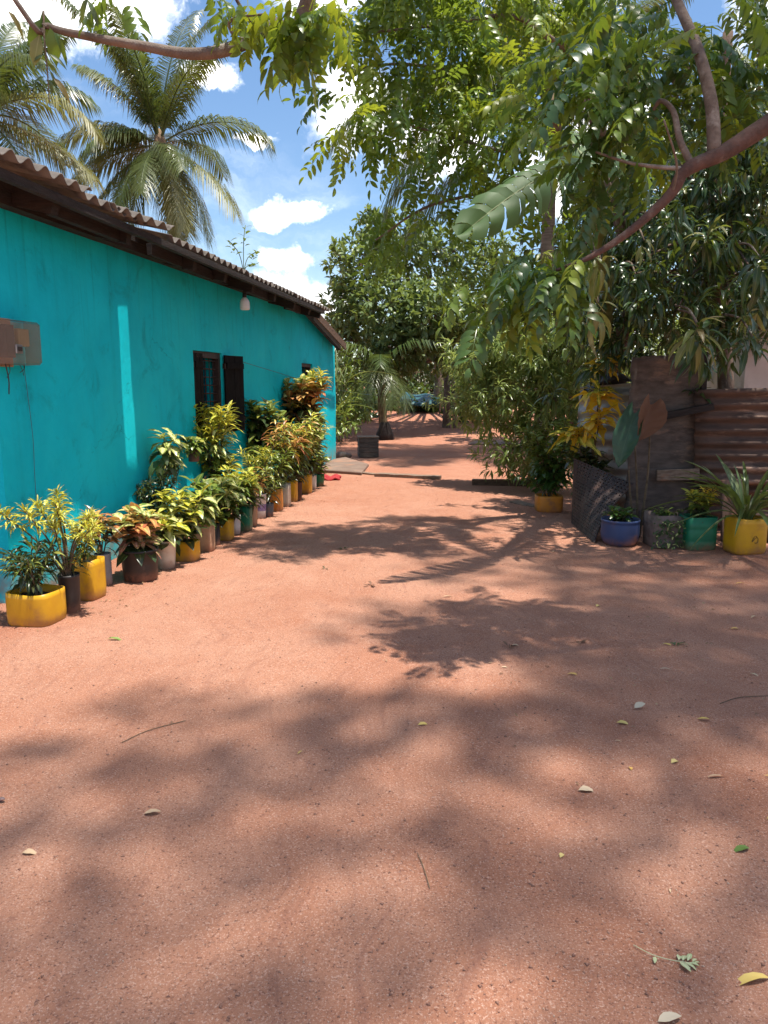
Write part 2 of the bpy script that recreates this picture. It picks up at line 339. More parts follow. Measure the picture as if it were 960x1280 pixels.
leafmat('fallen_sprig', [(0.34, 0.40, 0.20), (0.40, 0.44, 0.24)], rib=(0.5, 0.5, 0.3), rough=0.5, trans=0.1)

# ------------------------------------------------------------------ mesh helpers
rng = np.random.default_rng(7)
R = random.Random(11)


def mesh(name, V, F, mat, smooth=True):
    me = bpy.data.meshes.new(name)
    me.from_pydata([tuple(v) for v in V], [], [tuple(f) for f in F])
    if smooth:
        me.polygons.foreach_set('use_smooth', [True] * len(me.polygons))
    me.materials.append(MATS[mat])
    me.update()
    return me


def tri_mesh(name, V, T, mat, tint=None, rib=None):
    """large triangle soup by numpy"""
    me = bpy.data.meshes.new(name)
    V = np.asarray(V, np.float32)
    T = np.asarray(T, np.int32)
    me.vertices.add(len(V))
    me.vertices.foreach_set('co', V.ravel())
    me.loops.add(T.size)
    me.loops.foreach_set('vertex_index', T.ravel())
    me.polygons.add(len(T))
    me.polygons.foreach_set('loop_start', np.arange(0, T.size, 3, dtype=np.int32))
    me.polygons.foreach_set('loop_total', np.full(len(T), 3, np.int32))
    me.polygons.foreach_set('use_smooth', np.ones(len(T), bool))
    for nm, arr in (('tint', tint), ('rib', rib)):
        if arr is not None:
            a = me.attributes.new(nm, 'FLOAT', 'POINT')
            a.data.foreach_set('value', np.asarray(arr, np.float32))
    me.materials.append(MATS[mat])
    me.update(calc_edges=True)
    return me


def link(name, data, parent=None, loc=(0, 0, 0), mat4=None):
    o = bpy.data.objects.new(name, data)
    COL.objects.link(o)
    if parent:
        o.parent = parent
    if mat4 is not None:
        o.matrix_basis = mat4
    else:
        o.location = loc
    return o


def tag(o, label=None, cat=None, group=None, kind=None):
    for k, v in (('label', label), ('category', cat), ('group', group), ('kind', kind)):
        if v:
            o[k] = v
    return o


def thing(name, label, cat, loc=(0, 0, 0), rz=0.0, group=None):
    o = link(name, None, None, loc)
    o.rotation_euler = (0, 0, rz)
    o.empty_display_size = 0.1
    return tag(o, label, cat, group)


class MB:
    """collects faces for one mesh object"""
    def __init__(self):
        self.V, self.F = [], []

    def add(self, V, F):
        o = len(self.V)
        self.V += [tuple(v) for v in V]
        self.F += [tuple(i + o for i in f) for f in F]
        return self

    def box(self, x0, x1, y0, y1, z0, z1, M=None):
        V = [(x, y, z) for z in (z0, z1) for y in (y0, y1) for x in (x0, x1)]
        if M is not None:
            V = [tuple(M @ Vector(v)) for v in V]
        return self.add(V, [(0, 2, 3, 1), (4, 5, 7, 6), (0, 1, 5, 4), (2, 6, 7, 3), (0, 4, 6, 2), (1, 3, 7, 5)])

    def beam(self, a, b, wd, ht, up=(0, 0, 1), jit=0.0):
        a, b, up = Vector(a), Vector(b), Vector(up)
        d = (b - a).normalized()
        s = d.cross(up).normalized()
        u = s.cross(d)
        V = []
        for p in (a, b):
            for i, j in ((-1, -1), (1, -1), (1, 1), (-1, 1)):
                V.append(p + s * (i * wd / 2 + R.uniform(-jit, jit)) + u * (j * ht / 2 + R.uniform(-jit, jit)))
        return self.add(V, [(3, 2, 1, 0), (4, 5, 6, 7), (0, 1, 5, 4), (1, 2, 6, 5), (2, 3, 7, 6), (3, 0, 4, 7)])

    def tube(self, pts, rad, n=7, caps=True):
        pts = [Vector(p) for p in pts]
        k = len(pts)
        if not hasattr(rad, '__len__'):
            rad = [rad] * k
        V, F = [], []
        ref = Vector((0.31, 0.22, 0.93))
        for i, p in enumerate(pts):
            d = (pts[min(i + 1, k - 1)] - pts[max(i - 1, 0)]).normalized()
            if abs(d.dot(ref)) > 0.98:
                ref = Vector((1, 0.1, 0))
            a = d.cross(ref).normalized()
            b = d.cross(a)
            for j in range(n):
                t = 2 * math.pi * j / n
                V.append(p + (a * math.cos(t) + b * math.sin(t)) * rad[i])
            ref = (a * 0.0 + ref)
        for i in range(k - 1):
            for j in range(n):
                F.append((i * n + j, i * n + (j + 1) % n, (i + 1) * n + (j + 1) % n, (i + 1) * n + j))
        if caps:
            F.append(tuple(range(n))[::-1])
            F.append(tuple((k - 1) * n + j for j in range(n)))
        return self.add(V, F)

    def build(self, name, mat, parent=None, world=False, smooth=False, bevel=0.0):
        off = Vector((0, 0, 0))
        q = parent
        while world and q is not None:
            off += q.location
            q = q.parent
        V = [(v[0] - off.x, v[1] - off.y, v[2] - off.z) for v in self.V]
        o = link(name, mesh(name, V, self.F, mat, smooth), parent)
        if bevel:
            md = o.modifiers.new('bevel', 'BEVEL')
            md.width = bevel
            md.segments = 2
            md.limit_method = 'ANGLE'
        return o


def spline(pts, n=6):
    """Catmull-Rom through points"""
    P = [Vector(p) for p in pts]
    P = [P[0] * 2 - P[1]] + P + [P[-1] * 2 - P[-2]]
    out = []
    for i in range(1, len(P) - 2):
        for k in range(n):
            t = k / n
            a, b, c, d = P[i - 1], P[i], P[i + 1], P[i + 2]
            out.append(0.5 * ((2 * b) + (c - a) * t + (2 * a - 5 * b + 4 * c - d) * t * t + (3 * b - a - 3 * c + d) * t ** 3))
    out.append(P[-2])
    return out


def lerp_r(r0, r1, n, p=1.0):
    return [r0 + (r1 - r0) * (i / (n - 1)) ** p for i in range(n)]


# ------------------------------------------------------------------ leaf templates: V, T, rib, length 1 along +Y, upper side +Z
def leaf_tmpl(width, stations=(0.0, 0.25, 0.55, 0.8, 1.0), shape=None, fold=0.18, droop=0.25, wave=0.0, twist=0.0, petiole=0.06):
    V, rib = [], []
    shape = shape or (lambda t: math.sin(math.pi * min(max(t, 0), 1) ** 0.85) ** 0.8)
    idx = []
    for i, t in enumerate(stations):
        y = petiole + (1 - petiole) * t
        z = 0.12 * math.sin(math.pi * t * 0.6) - droop * t * t
        y = y * (1 - 0.15 * droop * t)
        if i in (0, len(stations) - 1):
            V.append((0, y, z))
            rib.append(0.0 if i == 0 else 0.6)
            idx.append((len(V) - 1,) * 3)
        else:
            w_ = width / 2 * shape(t)
            a = twist * t
            k = len(V)
            wz = wave * math.sin(i * 2.4)
            for s in (-1, 0, 1):
                V.append((s * w_ * math.cos(a), y + (0.0 if s == 0 else 0.012), z + abs(s) * (fold * w_) + s * w_ * math.sin(a) + s * wz))
                rib.append(abs(s) * 1.0)
            idx.append((k, k + 1, k + 2))
    T = []
    if petiole:
        p = len(V)
        V += [(0.008, 0, 0), (-0.008, 0, 0)]
        rib += [0, 0]
        T.append((p, 0, p + 1))
    for i in range(len(stations) - 1):
        a, b = idx[i], idx[i + 1]
        for s in (0, 1):
            q = [a[s], a[s + 1], b[s + 1], b[s]]
            q2 = []
            for v in q:
                if v not in q2:
                    q2.append(v)
            if len(q2) == 4:
                T += [(q2[0], q2[1], q2[2]), (q2[0], q2[2], q2[3])]
            elif len(q2) == 3:
                T.append(tuple(q2))
    return np.array(V, float), np.array(T, int), np.array(rib, float)


def join_tmpl(parts):
    Vs, Ts, Rs, o = [], [], [], 0
    for (V, T, r), M in parts:
        Vs.append(V @ M[:3, :3].T + M[:3, 3])
        Ts.append(T + o)
        Rs.append(r)
        o += len(V)
    return np.concatenate(Vs), np.concatenate(Ts), np.concatenate(Rs)


def frame(d, up):
    d = np.asarray(d, float)
    d = d / np.linalg.norm(d)
    x = np.cross(d, up)
    x /= np.linalg.norm(x) + 1e-9
    z = np.cross(x, d)
    return np.stack([x, d, z], 1)


def pinnate_tmpl(pairs=6, seed=0, droop=0.5, ll=0.30, lw=0.36, step=0.13):
    rr = random.Random(seed)
    parts = []
    pts = []
    for i in range(14):
        t = i / 13
        pts.append(np.array((0.03 * math.sin(3 * t + seed), t * (1 - 0.12 * droop), 0.10 * math.sin(math.pi * t * 0.7) - droop * 0.5 * t * t)))
    V, T, rb = [], [], []
    for i, p_ in enumerate(pts):
        w_ = 0.007 * (1.2 - i / 13)
        V += [p_ + (w_, 0, 0), p_ - (w_, 0, 0)]
    for i in range(13):
        a = 2 * i
        T += [(a, a + 1, a + 3), (a, a + 3, a + 2)]
    parts.append(((np.array(V), np.array(T), np.zeros(len(V))), np.eye(4)))
    for k in range(pairs + 1):
        t = 1.0 - (pairs - k) * step if k < pairs else 1.0
        t = max(t, 0.12)
        f_ = t * 13
        i = min(int(f_), 12)
        p_ = pts[i] + (pts[i + 1] - pts[i]) * (f_ - i)
        for s in ((-1, 1) if k < pairs else (0,)):
            lt = leaf_tmpl(lw, (0, 0.2, 0.5, 0.78, 1.0), fold=0.1, droop=0.25 + 0.2 * rr.random(), twist=rr.uniform(-0.3, 0.3), petiole=0.05)
            ang = math.radians(rr.uniform(52, 68)) * s
            d = (math.sin(ang), math.cos(ang), -0.25 - 0.45 * rr.random() * droop)
            L_ = ll * rr.uniform(0.85, 1.08) * (0.8 + 0.35 * math.sin(math.pi * (t * 0.8)))
            M = np.eye(4)
            M[:3, :3] = frame(d, (rr.uniform(-.2, .2), rr.uniform(-.1, .1), 1)) * L_
            M[:3, 3] = p_
            parts.append((lt, M))
    return join_tmpl(parts)


TM = {}
TM['lance'] = [leaf_tmpl(0.20, fold=0.3, droop=d, twist=tw, wave=wv) for d, tw, wv in ((0.25, 0.2, 0.0), (0.5, -0.3, 0.01), (0.75, 0.1, -0.01))]
TM['mango'] = [leaf_tmpl(0.21, (0, 0.12, 0.3, 0.5, 0.7, 0.88, 1.0), fold=0.35, droop=d, twist=tw, wave=0.006) for d, tw in ((0.3, 0.2), (0.55, -0.3), (0.8, 0.1))]
TM['ovate'] = [leaf_tmpl(0.44, (0, 0.15, 0.35, 0.6, 0.82, 1.0), fold=0.22, droop=d, twist=tw, wave=wv) for d, tw, wv in ((0.15, 0.2, 0.01), (0.4, -0.2, 0.02), (0.6, 0.15, -0.02))]
TM['ellip'] = [leaf_tmpl(0.40, (0, 0.35, 0.7, 1.0), fold=0.2, droop=d, twist=tw) for d, tw in ((0.1, 0.2), (0.4, -0.3), (0.25, 0.5))]
TM['far'] = [leaf_tmpl(0.42, (0, 0.45, 1.0), fold=0.25, droop=d, twist=tw, petiole=0) for d, tw in ((0.1, 0.2), (0.4, -0.3))]
TM['narrow'] = [leaf_tmpl(0.15, fold=0.25, droop=d, twist=tw, wave=wv) for d, tw, wv in ((0.1, 0.3, 0.02), (0.4, -0.5, 0.03), (0.65, 0.4, -0.03))]
oak = lambda t: (math.sin(math.pi * t ** 0.8) ** 0.8) * (0.75 + 0.35 * math.sin(t * 15.0))
TM['oak'] = [leaf_tmpl(0.42, tuple(i / 9 for i in range(10)), oak, fold=0.2, droop=d, twist=tw, wave=0.012) for d, tw in ((0.2, 0.2), (0.5, -0.3), (0.8, 0.3))]
TM['strap'] = [leaf_tmpl(0.055, tuple(i / 9 for i in range(10)), lambda t: min(1, 0.6 + t) * (1 - max(0, t - 0.6) / 0.4 * 0.6), fold=0.5, droop=d, twist=tw, petiole=0) for d, tw in ((0.35, 0.2), (0.8, -0.2), (1.25, 0.3), (0.1, 0.0))]
TM['pinnate'] = [pinnate_tmpl(6, s, dr) for s, dr in ((1, 0.4), (2, 0.75), (3, 1.05))]
TM['pinnate_s'] = [pinnate_tmpl(5, s, dr, 0.26, 0.38, 0.15) for s, dr in ((4, 0.3), (5, 0.6), (6, 0.9))]
_cache = {}


def tmpl_mesh(kind, var, mat):
    k = (kind, var, mat)
    if k not in _cache:
        V, T, r = TM[kind][var]
        _cache[k] = tri_mesh('leaf', V, T, mat, np.zeros(len(V)), r)
    return _cache[k]


def frames(D, U):
    D = D / (np.linalg.norm(D, axis=1, keepdims=True) + 1e-9)
    X = np.cross(D, U)
    X /= np.linalg.norm(X, axis=1, keepdims=True) + 1e-9
    Z = np.cross(X, D)
    return np.stack([X, D, Z], 2)


class Foliage:
    """leaves of one plant: the largest in view become parts of their own, the rest one joined part"""
    def __init__(self, root):
        self.root = root
        self.sets = []

    def add(self, kind, mat, P, D, U, S):
        P, D, U = (np.atleast_2d(np.asarray(a, float)) for a in (P, D, U))
        S = np.broadcast_to(np.asarray(S, float), (len(P),))
        self.sets.append((kind, mat, P, frames(D, U), S, rng.integers(0, len(TM[kind]), len(P))))

    def finish(self, parts=300, min_px=10.0, rest='foliage', mult=1.0):
        base = np.array(self.root.location)
        allp = []
        cp, sp = math.cos(PITCH), math.sin(PITCH)
        for si, (kind, mat, P, Fm, S, var) in enumerate(self.sets):
            C = P + Fm[:, :, 1] * S[:, None] * 0.5 - (0, 0, CAM_H)
            dep = C[:, 1] * cp - C[:, 2] * sp
            hgt = C[:, 1] * sp + C[:, 2] * cp
            dd = np.maximum(dep, 0.3)
            inside = (dep > 0.5) & (np.abs(C[:, 0]) < dd * 0.52) & (np.abs(hgt) < dd * 0.68)
            px = np.where(inside, S / dd * 960, 0)
            for i in np.nonzero(px > min_px)[0]:
                allp.append((px[i], si, i))
        allp.sort(reverse=True)
        chosen = {}
        for px, si, i in allp[:parts]:
            chosen.setdefault(si, set()).add(int(i))
        bymat = {}
        for si, (kind, mat, P, Fm, S, var) in enumerate(self.sets):
            ch = chosen.get(si, set())
            for i in ch:
                M = Matrix.Identity(4)
                A = Fm[i] * S[i]
                for a in range(3):
                    for b_ in range(3):
                        M[a][b_] = A[a, b_]
                    M[a][3] = P[i, a] - base[a]
                link('leaf', tmpl_mesh(kind, int(var[i]), mat), self.root, mat4=M)
            keep = np.array([i not in ch for i in range(len(P))], bool)
            for v in range(len(TM[kind])):
                sel = np.nonzero(keep & (var == v))[0]
                if len(sel):
                    V, T, r = TM[kind][v]
                    W_ = np.einsum('nij,vj->nvi', Fm[sel] * S[sel][:, None, None], V) + (P[sel] - base)[:, None, :]
                    TT = T[None] + (np.arange(len(sel)) * len(V))[:, None, None]
                    bymat.setdefault(mat, []).append((W_.reshape(-1, 3), TT.reshape(-1, 3), np.repeat(rng.random(len(sel)), len(V)), np.tile(r, len(sel))))
        for mat, L_ in bymat.items():
            o, Vs, Ts = 0, [], []
            for V, T, ti, r in L_:
                Vs.append(V)
                Ts.append(T + o)
                o += len(V)
            ob = link(rest, tri_mesh(rest, np.concatenate(Vs), np.concatenate(Ts), mat,
                                     np.concatenate([l[2] for l in L_]), np.concatenate([l[3] for l in L_])), self.root)
            tag(ob, kind='stuff')


def unit(n):
    v = rng.normal(size=(n, 3))
    return v / np.linalg.norm(v, axis=1, keepdims=True)


def clump_leaves(fol, kind, mat, c, r, n, L, per=6, droop=0.35, out=0.6, spread=0.9, shell=0.45, twig=0.5):
    """twigs through an ellipsoid, each with a spray of leaves"""
    c, r = np.array(c, float), np.array(r, float)
    nt = max(int(n / per), 1)
    d = unit(nt)
    rad = rng.random(nt) ** shell
    P = c + d * r * rad[:, None]
    od = d / r
    od /= np.linalg.norm(od, axis=1, keepdims=True)
    od = od * out + unit(nt) * 0.55 + (0, 0, 0.15)
    od /= np.linalg.norm(od, axis=1, keepdims=True)
    k = rng.random((nt, per)) * twig * L * per * 0.35
    PP = (P[:, None, :] + od[:, None, :] * k[:, :, None]).reshape(-1, 3)
    DD = (od[:, None, :] * 0.6 + unit(nt * per).reshape(nt, per, 3) * spread).reshape(-1, 3)
    DD[:, 2] -= droop
    UU = np.array((0, 0, 1.0)) + rng.normal(size=DD.shape) * 0.35
    fol.add(kind, mat, PP, DD, UU, L * rng.uniform(0.7, 1.15, len(PP)))
    return P, od


def whorl(fol, kind, mat, p, axis, n, L, elev=0.2, droop=0.5, jit=0.2):
    """rosette of leaves round a shoot tip"""
    p = np.array(p, float)
    a = frame(axis, (0.13, 0.27, 0.9))
    ph = np.arange(n) * 2.399 + rng.random() * 6
    t = np.linspace(0, 1, n)
    side = np.cos(ph)[:, None] * a[:, 0] + np.sin(ph)[:, None] * a[:, 2]
    D = side * (1.0 - 0.55 * t)[:, None] + a[:, 1] * (elev + 0.9 * t ** 2)[:, None] + rng.normal(size=(n, 3)) * jit
    D[:, 2] -= droop * (1 - 0.6 * t)
    P = p + a[:, 1] * ((t - 1) * L * 0.45)[:, None]
    fol.add(kind, mat, P, D, np.array((0, 0, 1.0)) + a[:, 1] * 0.5 + rng.normal(size=(n, 3)) * 0.15, L * rng.uniform(0.75, 1.1, n) * (1 - 0.25 * t))


def ground_z(x, y):
    t = min(max((y - 17.0) / 16.0, 0), 1)
    t = t * t * (3 - 2 * t)
    return 0.62 * t

# ------------------------------------------------------------------ ground
def noise1(x, y, s=0.0):
    return (math.sin(x * 1.7 + 1.3 * math.sin(y * 1.1 + s)) + math.sin(y * 2.3 + 1.7 * math.sin(x * 0.9 - s)) + 0.6 * math.sin(x * 4.1 + y * 3.3 + s)) / 2.6


def micro(x, y):
    """gentle unevenness of the trodden yard"""
    a = 0.010 * noise1(x, y) + 0.005 * noise1(x * 3.1, y * 2.7, 2.0)
    if 0.5 < y < 12 and abs(x) < 6:
        a += 0.0018 * noise1(x * 17, y * 13, 1.0)
    return a * (1 if y < 40 else 0)


xs = sorted(set([round(v, 3) for v in list(np.linspace(-5, 5, 151)) + list(np.linspace(-16, 16, 49)) + [-600, -250, -100, -50, -28, 28, 50, 100, 250, 600]]))
ys = sorted(set([round(v, 3) for v in list(np.linspace(0.8, 10, 170)) + list(np.linspace(10, 36, 80)) + [-600, -250, -80, -30, -12, -6, -3, -1.5, -0.5, 0.2, 38, 42, 50, 70, 110, 200, 400, 800]]))
V = [(x, y, ground_z(x, y) + micro(x, y)) for y in ys for x in xs]
nx = len(xs)
F = [(j * nx + i, j * nx + i + 1, (j + 1) * nx + i + 1, (j + 1) * nx + i) for j in range(len(ys) - 1) for i in range(nx - 1)]
gr = tag(link('ground', mesh('ground', V, F, 'earth')), kind='structure')

# grit and small stones strewn over the yard
def grit(n, ymax, smin, smax, mat, seed):
    g = np.random.default_rng(seed)
    base = np.array([(1, 0, 0), (-.5, .85, 0), (-.5, -.85, 0), (.1, .1, .75), (0, 0, -.5)], float)
    bt = np.array([(0, 1, 3), (1, 2, 3), (2, 0, 3), (1, 0, 4), (2, 1, 4), (0, 2, 4)])
    y = 1.3 + (ymax - 1.3) * g.random(n) ** 1.7
    x = (g.random(n) * 2 - 1) * (0.62 * y + 0.3)
    s = smin + (smax - smin) * g.random(n) ** 7
    a = g.random(n) * 6.28
    Vv = base[None] * g.uniform(0.6, 1.3, (n, 5, 3)) * s[:, None, None]
    ca, sa = np.cos(a)[:, None], np.sin(a)[:, None]
    X = Vv[:, :, 0] * ca - Vv[:, :, 1] * sa + x[:, None]
    Y = Vv[:, :, 0] * sa + Vv[:, :, 1] * ca + y[:, None]
    z0 = np.array([micro(px, py) + ground_z(px, py) for px, py in zip(x, y)])
    Z = Vv[:, :, 2] + z0[:, None] + s[:, None] * 0.15
    T = bt[None] + (np.arange(n) * 5)[:, None, None]
    return tri_mesh('grit', np.stack([X, Y, Z], 2).reshape(-1, 3), T.reshape(-1, 3), mat)


tag(link('grit', grit(24000, 12, 0.0012, 0.0085, 'pebble', 3)), 'fine brown grit strewn over the trodden earth', 'grit', kind='stuff')
tag(link('grit', grit(14000, 10, 0.0012, 0.0050, 'pale_chip', 4)), 'fine pale grit strewn over the trodden earth', 'grit', kind='stuff')

# ------------------------------------------------------------------ house. local x = outward, local y = along the wall
P0 = Vector((-2.65, 5.30, 0.0))
HANG = math.radians(-9.11)
house = thing('house', 'long teal plastered house with corrugated roof and dark shuttered window', 'house', P0, HANG)
HM = Matrix.Translation(P0) @ Matrix.Rotation(HANG, 4, 'Z')


def onwall(n, u, z):
    return HM @ Vector((n, u, z))


WIN = (3.39, 4.27, 0.94, 1.92)
SMALL = (7.95, 8.70, 1.36, 1.90)
LEN = 10.5
def wtop(u):
    return 2.80 if u < 8.0 else 2.80 - (u - 8.0) / 2.5 * 0.47


us = sorted(set([round(v, 3) for v in list(np.linspace(0, LEN, 106)) + [WIN[0], WIN[1], SMALL[0], SMALL[1], 8.0]]))
zs = sorted(set([round(v, 3) for v in list(np.linspace(-0.05, 2.80, 40)) + [WIN[2], WIN[3], SMALL[2], SMALL[3]]]))
def bulge(u, z):
    return 0.008 * math.sin(u * 1.9 + 0.7) * math.sin(z * 1.3 + 0.4) + 0.004 * math.sin(u * 5.3 + z * 2.0) + 0.0025 * math.sin(u * 11 - z * 6.0)


wb = MB()
vi = {}
for j, z in enumerate(zs):
    for i, u in enumerate(us):
        vi[i, j] = len(wb.V)
        wb.V.append((bulge(u, z), u, min(z, wtop(u))))
inhole = lambda u, z: any(a < u < b and c < z < d for a, b, c, d in (WIN, SMALL))
for j in range(len(zs) - 1):
    for i in range(len(us) - 1):
        if not inhole((us[i] + us[i + 1]) / 2, (zs[j] + zs[j + 1]) / 2):
            wb.F.append((vi[i, j], vi[i + 1, j], vi[i + 1, j + 1], vi[i, j + 1]))
wb.build('wall', 'teal_plaster', house, smooth=True)
for a, b_, c_, d_ in (WIN, SMALL):                               # reveals of the two openings, a wall 0.2 thick
    rv = MB()
    q = [(a, c_), (b_, c_), (b_, d_), (a, d_)]
    for k in range(4):
        (u0, z0), (u1, z1) = q[k], q[(k + 1) % 4]
        rv.add([(bulge(u0, z0), u0, z0), (bulge(u1, z1), u1, z1), (-0.2, u1, z1), (-0.2, u0, z0)], [(0, 1, 2, 3)])
    rv.build('reveal', 'teal_plaster', house)
ew = MB()
ew.add([(bulge(0, z), 0, z) for z in zs] + [(-5.2, 0, z) for z in zs], [(k, k + 1, len(zs) + k + 1, len(zs) + k) for k in range(len(zs) - 1)])
ew.add([(0, 0, 2.8), (-5.2, 0, 2.8), (-2.6, 0, 3.5)], [(0, 1, 2)])
ew.build('end_wall', 'teal_plaster', house)
fw = MB()
fw.box(-5.2, -5.0, 0.002, LEN, -0.05, 2.33).box(-4.998, -0.002, LEN - 0.2, LEN - 0.001, -0.05, 2.31)
fw.build('rear_wall', 'teal_plaster', house)
fl = MB().box(-4.99, -0.21, 0.05, LEN - 0.22, 0.0, 0.05).build('interior_floor', 'interior', house)

# roof: timbers, then corrugated sheets
roof = link('roof', mesh('roof', *(lambda m_: (m_.V, m_.F))(MB().beam((-2.6, -0.7, 3.50), (-2.6, 7.75, 3.44), 0.08, 0.14)), 'dark_timber', False), house)
EAVE = 0.50
SL = math.tan(math.radians(13.0))
def rz(n, u):
    return 2.835 - 0.0105 * max(u, 0) + (EAVE - n) * SL


for u in (-0.55, 0.22, 1.28, 2.62, 3.45, 4.35, 5.25, 6.2, 7.05, 7.68):
    d = R.uniform(-0.012, 0.012)
    MB().beam((0.40 + d, u, rz(0.40, u) - 0.115), (-2.6, u, rz(-2.6, u) - 0.115), 0.075, 0.13, jit=0.004).build('rafter', 'dark_timber', roof)
for n_, h_, w_ in ((0.445, 0.055, 0.06), (0.10, 0.055, 0.06), (-0.9, 0.05, 0.06), (-1.8, 0.05, 0.06)):
    MB().beam((n_, -0.72, rz(n_, 0) - 0.068), (n_, 7.72, rz(n_, 7.7) - 0.068), w_, h_, jit=0.004).build('batten', 'dark_timber', roof)
MB().beam((0.055, -0.3, 2.79), (0.06, 8.0, 2.76), 0.10, 0.10, jit=0.006).build('wall_plate', 'dark_timber', roof)
for (u0, u1, n_, dz) in ((0.30, 1.24, 0.30, -0.09), (1.9, 2.55, 0.26, -0.10), (2.70, 3.40, 0.24, -0.11), (4.4, 5.2, 0.28, -0.10), (6.25, 7.0, 0.24, -0.11)):
    MB().beam((n_, u0, rz(n_, u0) + dz - 0.035), (n_, u1, rz(n_, u1) + dz - 0.04), 0.05, 0.10, jit=0.006).build('packing_board', 'dark_timber', roof)
PITCHW, AMP = 0.172, 0.026
def sheet_mesh(width, length, th=0.008, nlen=2):
    k = int(round(width / PITCHW * 10))
    Vv, Ff = [], []
    for lay in (0, 1):
        for e in range(nlen):
            for i in range(k + 1):
                u = i * width / k
                Vv.append((-length * e / (nlen - 1), u, AMP * math.cos(2 * math.pi * u / PITCHW) + (0 if lay == 0 else -th)))
    row = k + 1
    L0, L1 = 0, nlen * row
    for e in range(nlen - 1):
        for i in range(k):
            a = e * row + i
            Ff.append((L0 + a, L0 + a + 1, L0 + a + row + 1, L0 + a + row))
            Ff.append((L1 + a, L1 + a + row, L1 + a + row + 1, L1 + a + 1))
    for i in range(k):
        Ff.append((L0 + i, L1 + i, L1 + i + 1, L0 + i + 1))
        a = (nlen - 1) * row + i
        Ff.append((L0 + a, L0 + a + 1, L1 + a + 1, L1 + a))
    for e in range(nlen - 1):
        for i in (0, k):
            a = e * row + i
            Ff.append((L0 + a, L0 + a + row, L1 + a + row, L1 + a))
    return mesh('roof_sheet', Vv, Ff, 'asbestos')


SW = 6 * PITCHW
sm = sheet_mesh(SW + 0.03, 3.25)
sm_short = sheet_mesh(5 * PITCHW, 3.25)
# (start along the wall, lift, how far past the eave line, mesh)
rows = [(-1.62, 0.052, 0.045, sm), (-0.60, 0.046, 0.035, sm), (0.40, 0.016, 0.0, sm)]
rows.append((1.375 - 0.86 + 0.30, 0.022, 0.01, sm_short))
u = 1.90
k = 0
while u < 7.4:
    rows.append((u, -0.012 + (0.010 if k % 2 else 0) + R.uniform(-0.005, 0.005), -0.03 + R.uniform(-0.032, 0.032), sm))
    u += SW - 0.002
    k += 1
for (u0, lift, past, me_) in rows:
    o = link('roof_sheet', me_, roof)
    o.location = (EAVE + past, u0, rz(EAVE + past, u0) + 0.012 + lift)
    o.rotation_euler = (R.uniform(-0.007, 0.007) - 0.0105, math.radians(13.0), -0.11 if me_ is sm_short else R.uniform(-0.006, 0.006))
for k in range(9):                                              # the other slope
    o = link('roof_sheet', sm, roof)
    o.location = (-2.62, -1.5 + k * SW, 3.545)
    o.rotation_euler = (0, math.radians(-13.0), 0)
# lower roof over the last room, falling away along the wall
LR = []
a0, a1 = Vector((0.20, 7.70, 2.80)), Vector((0.20, 10.35, 2.31))
sl_ = (a1 - a0)
lm_len = sl_.length
lm = sheet_mesh(SW, lm_len)
for k in range(5):
    o = link('roof_sheet', lm, roof)
    # sheet length runs along the wall
    o.rotation_euler = (0, -math.atan2(a1.z - a0.z, a1.y - a0.y) * -1, 0)
    ang = math.atan2(a0.z - a1.z, a1.y - a0.y)
    o.rotation_mode = 'QUATERNION'
    ex = Vector((0, math.cos(ang), -math.sin(ang)))              # towards the lower edge
    ez = Vector((0, math.sin(ang), math.cos(ang)))
    ey = ez.cross(ex)
    M = Matrix((ex, ey, ez)).transposed()
    o.rotation_quaternion = M.to_quaternion()
    o.location = a1 + Vector((-(k) * (SW - 0.04), 0, 0.03 + 0.004 * k))
MB().beam(a0 + Vector((0.05, -0.05, -0.03)), a1 + Vector((0.05, 0.02, -0.03)), 0.03, 0.13, jit=0.004).build('barge_board', 'brown_board', roof)
MB().beam(a0 + Vector((-0.05, -0.02, -0.07)), a1 + Vector((-0.05, -0.1, -0.07)), 0.07, 0.08, jit=0.004).build('rafter', 'dark_timber', roof)

# shuttered window
win = link('window', mesh('window', *(lambda m_: (m_.V, m_.F))(
    MB().box(-0.10, -0.02, WIN[0] + 0.002, WIN[0] + 0.06, WIN[2] + 0.002, WIN[3] - 0.002).box(-0.10, -0.02, WIN[1] - 0.06, WIN[1] - 0.002, WIN[2] + 0.002, WIN[3] - 0.002)
    .box(-0.10, -0.021, WIN[0] + 0.061, WIN[1] - 0.061, WIN[3] - 0.07, WIN[3] - 0.003).box(-0.10, -0.021, WIN[0] + 0.061, WIN[1] - 0.061, WIN[2] + 0.003, WIN[2] + 0.06)
    .box(-0.10, -0.050, 3.735, 3.775, WIN[2] + 0.061, WIN[3] - 0.071)), 'bar_paint', False), house)
for k in range(9):
    z = WIN[2] + 0.12 + k * 0.095
    MB().tube([(-0.055, 3.76, z), (-0.055, WIN[1] - 0.05, z)], 0.007, 6).build('window_bar', 'bar_paint', win, smooth=True)
for uu in (3.90, 4.03, 4.15):
    MB().tube([(-0.068, uu, WIN[2] + 0.05), (-0.068, uu, WIN[3] - 0.06)], 0.006, 6).build('window_bar', 'bar_paint', win, smooth=True)
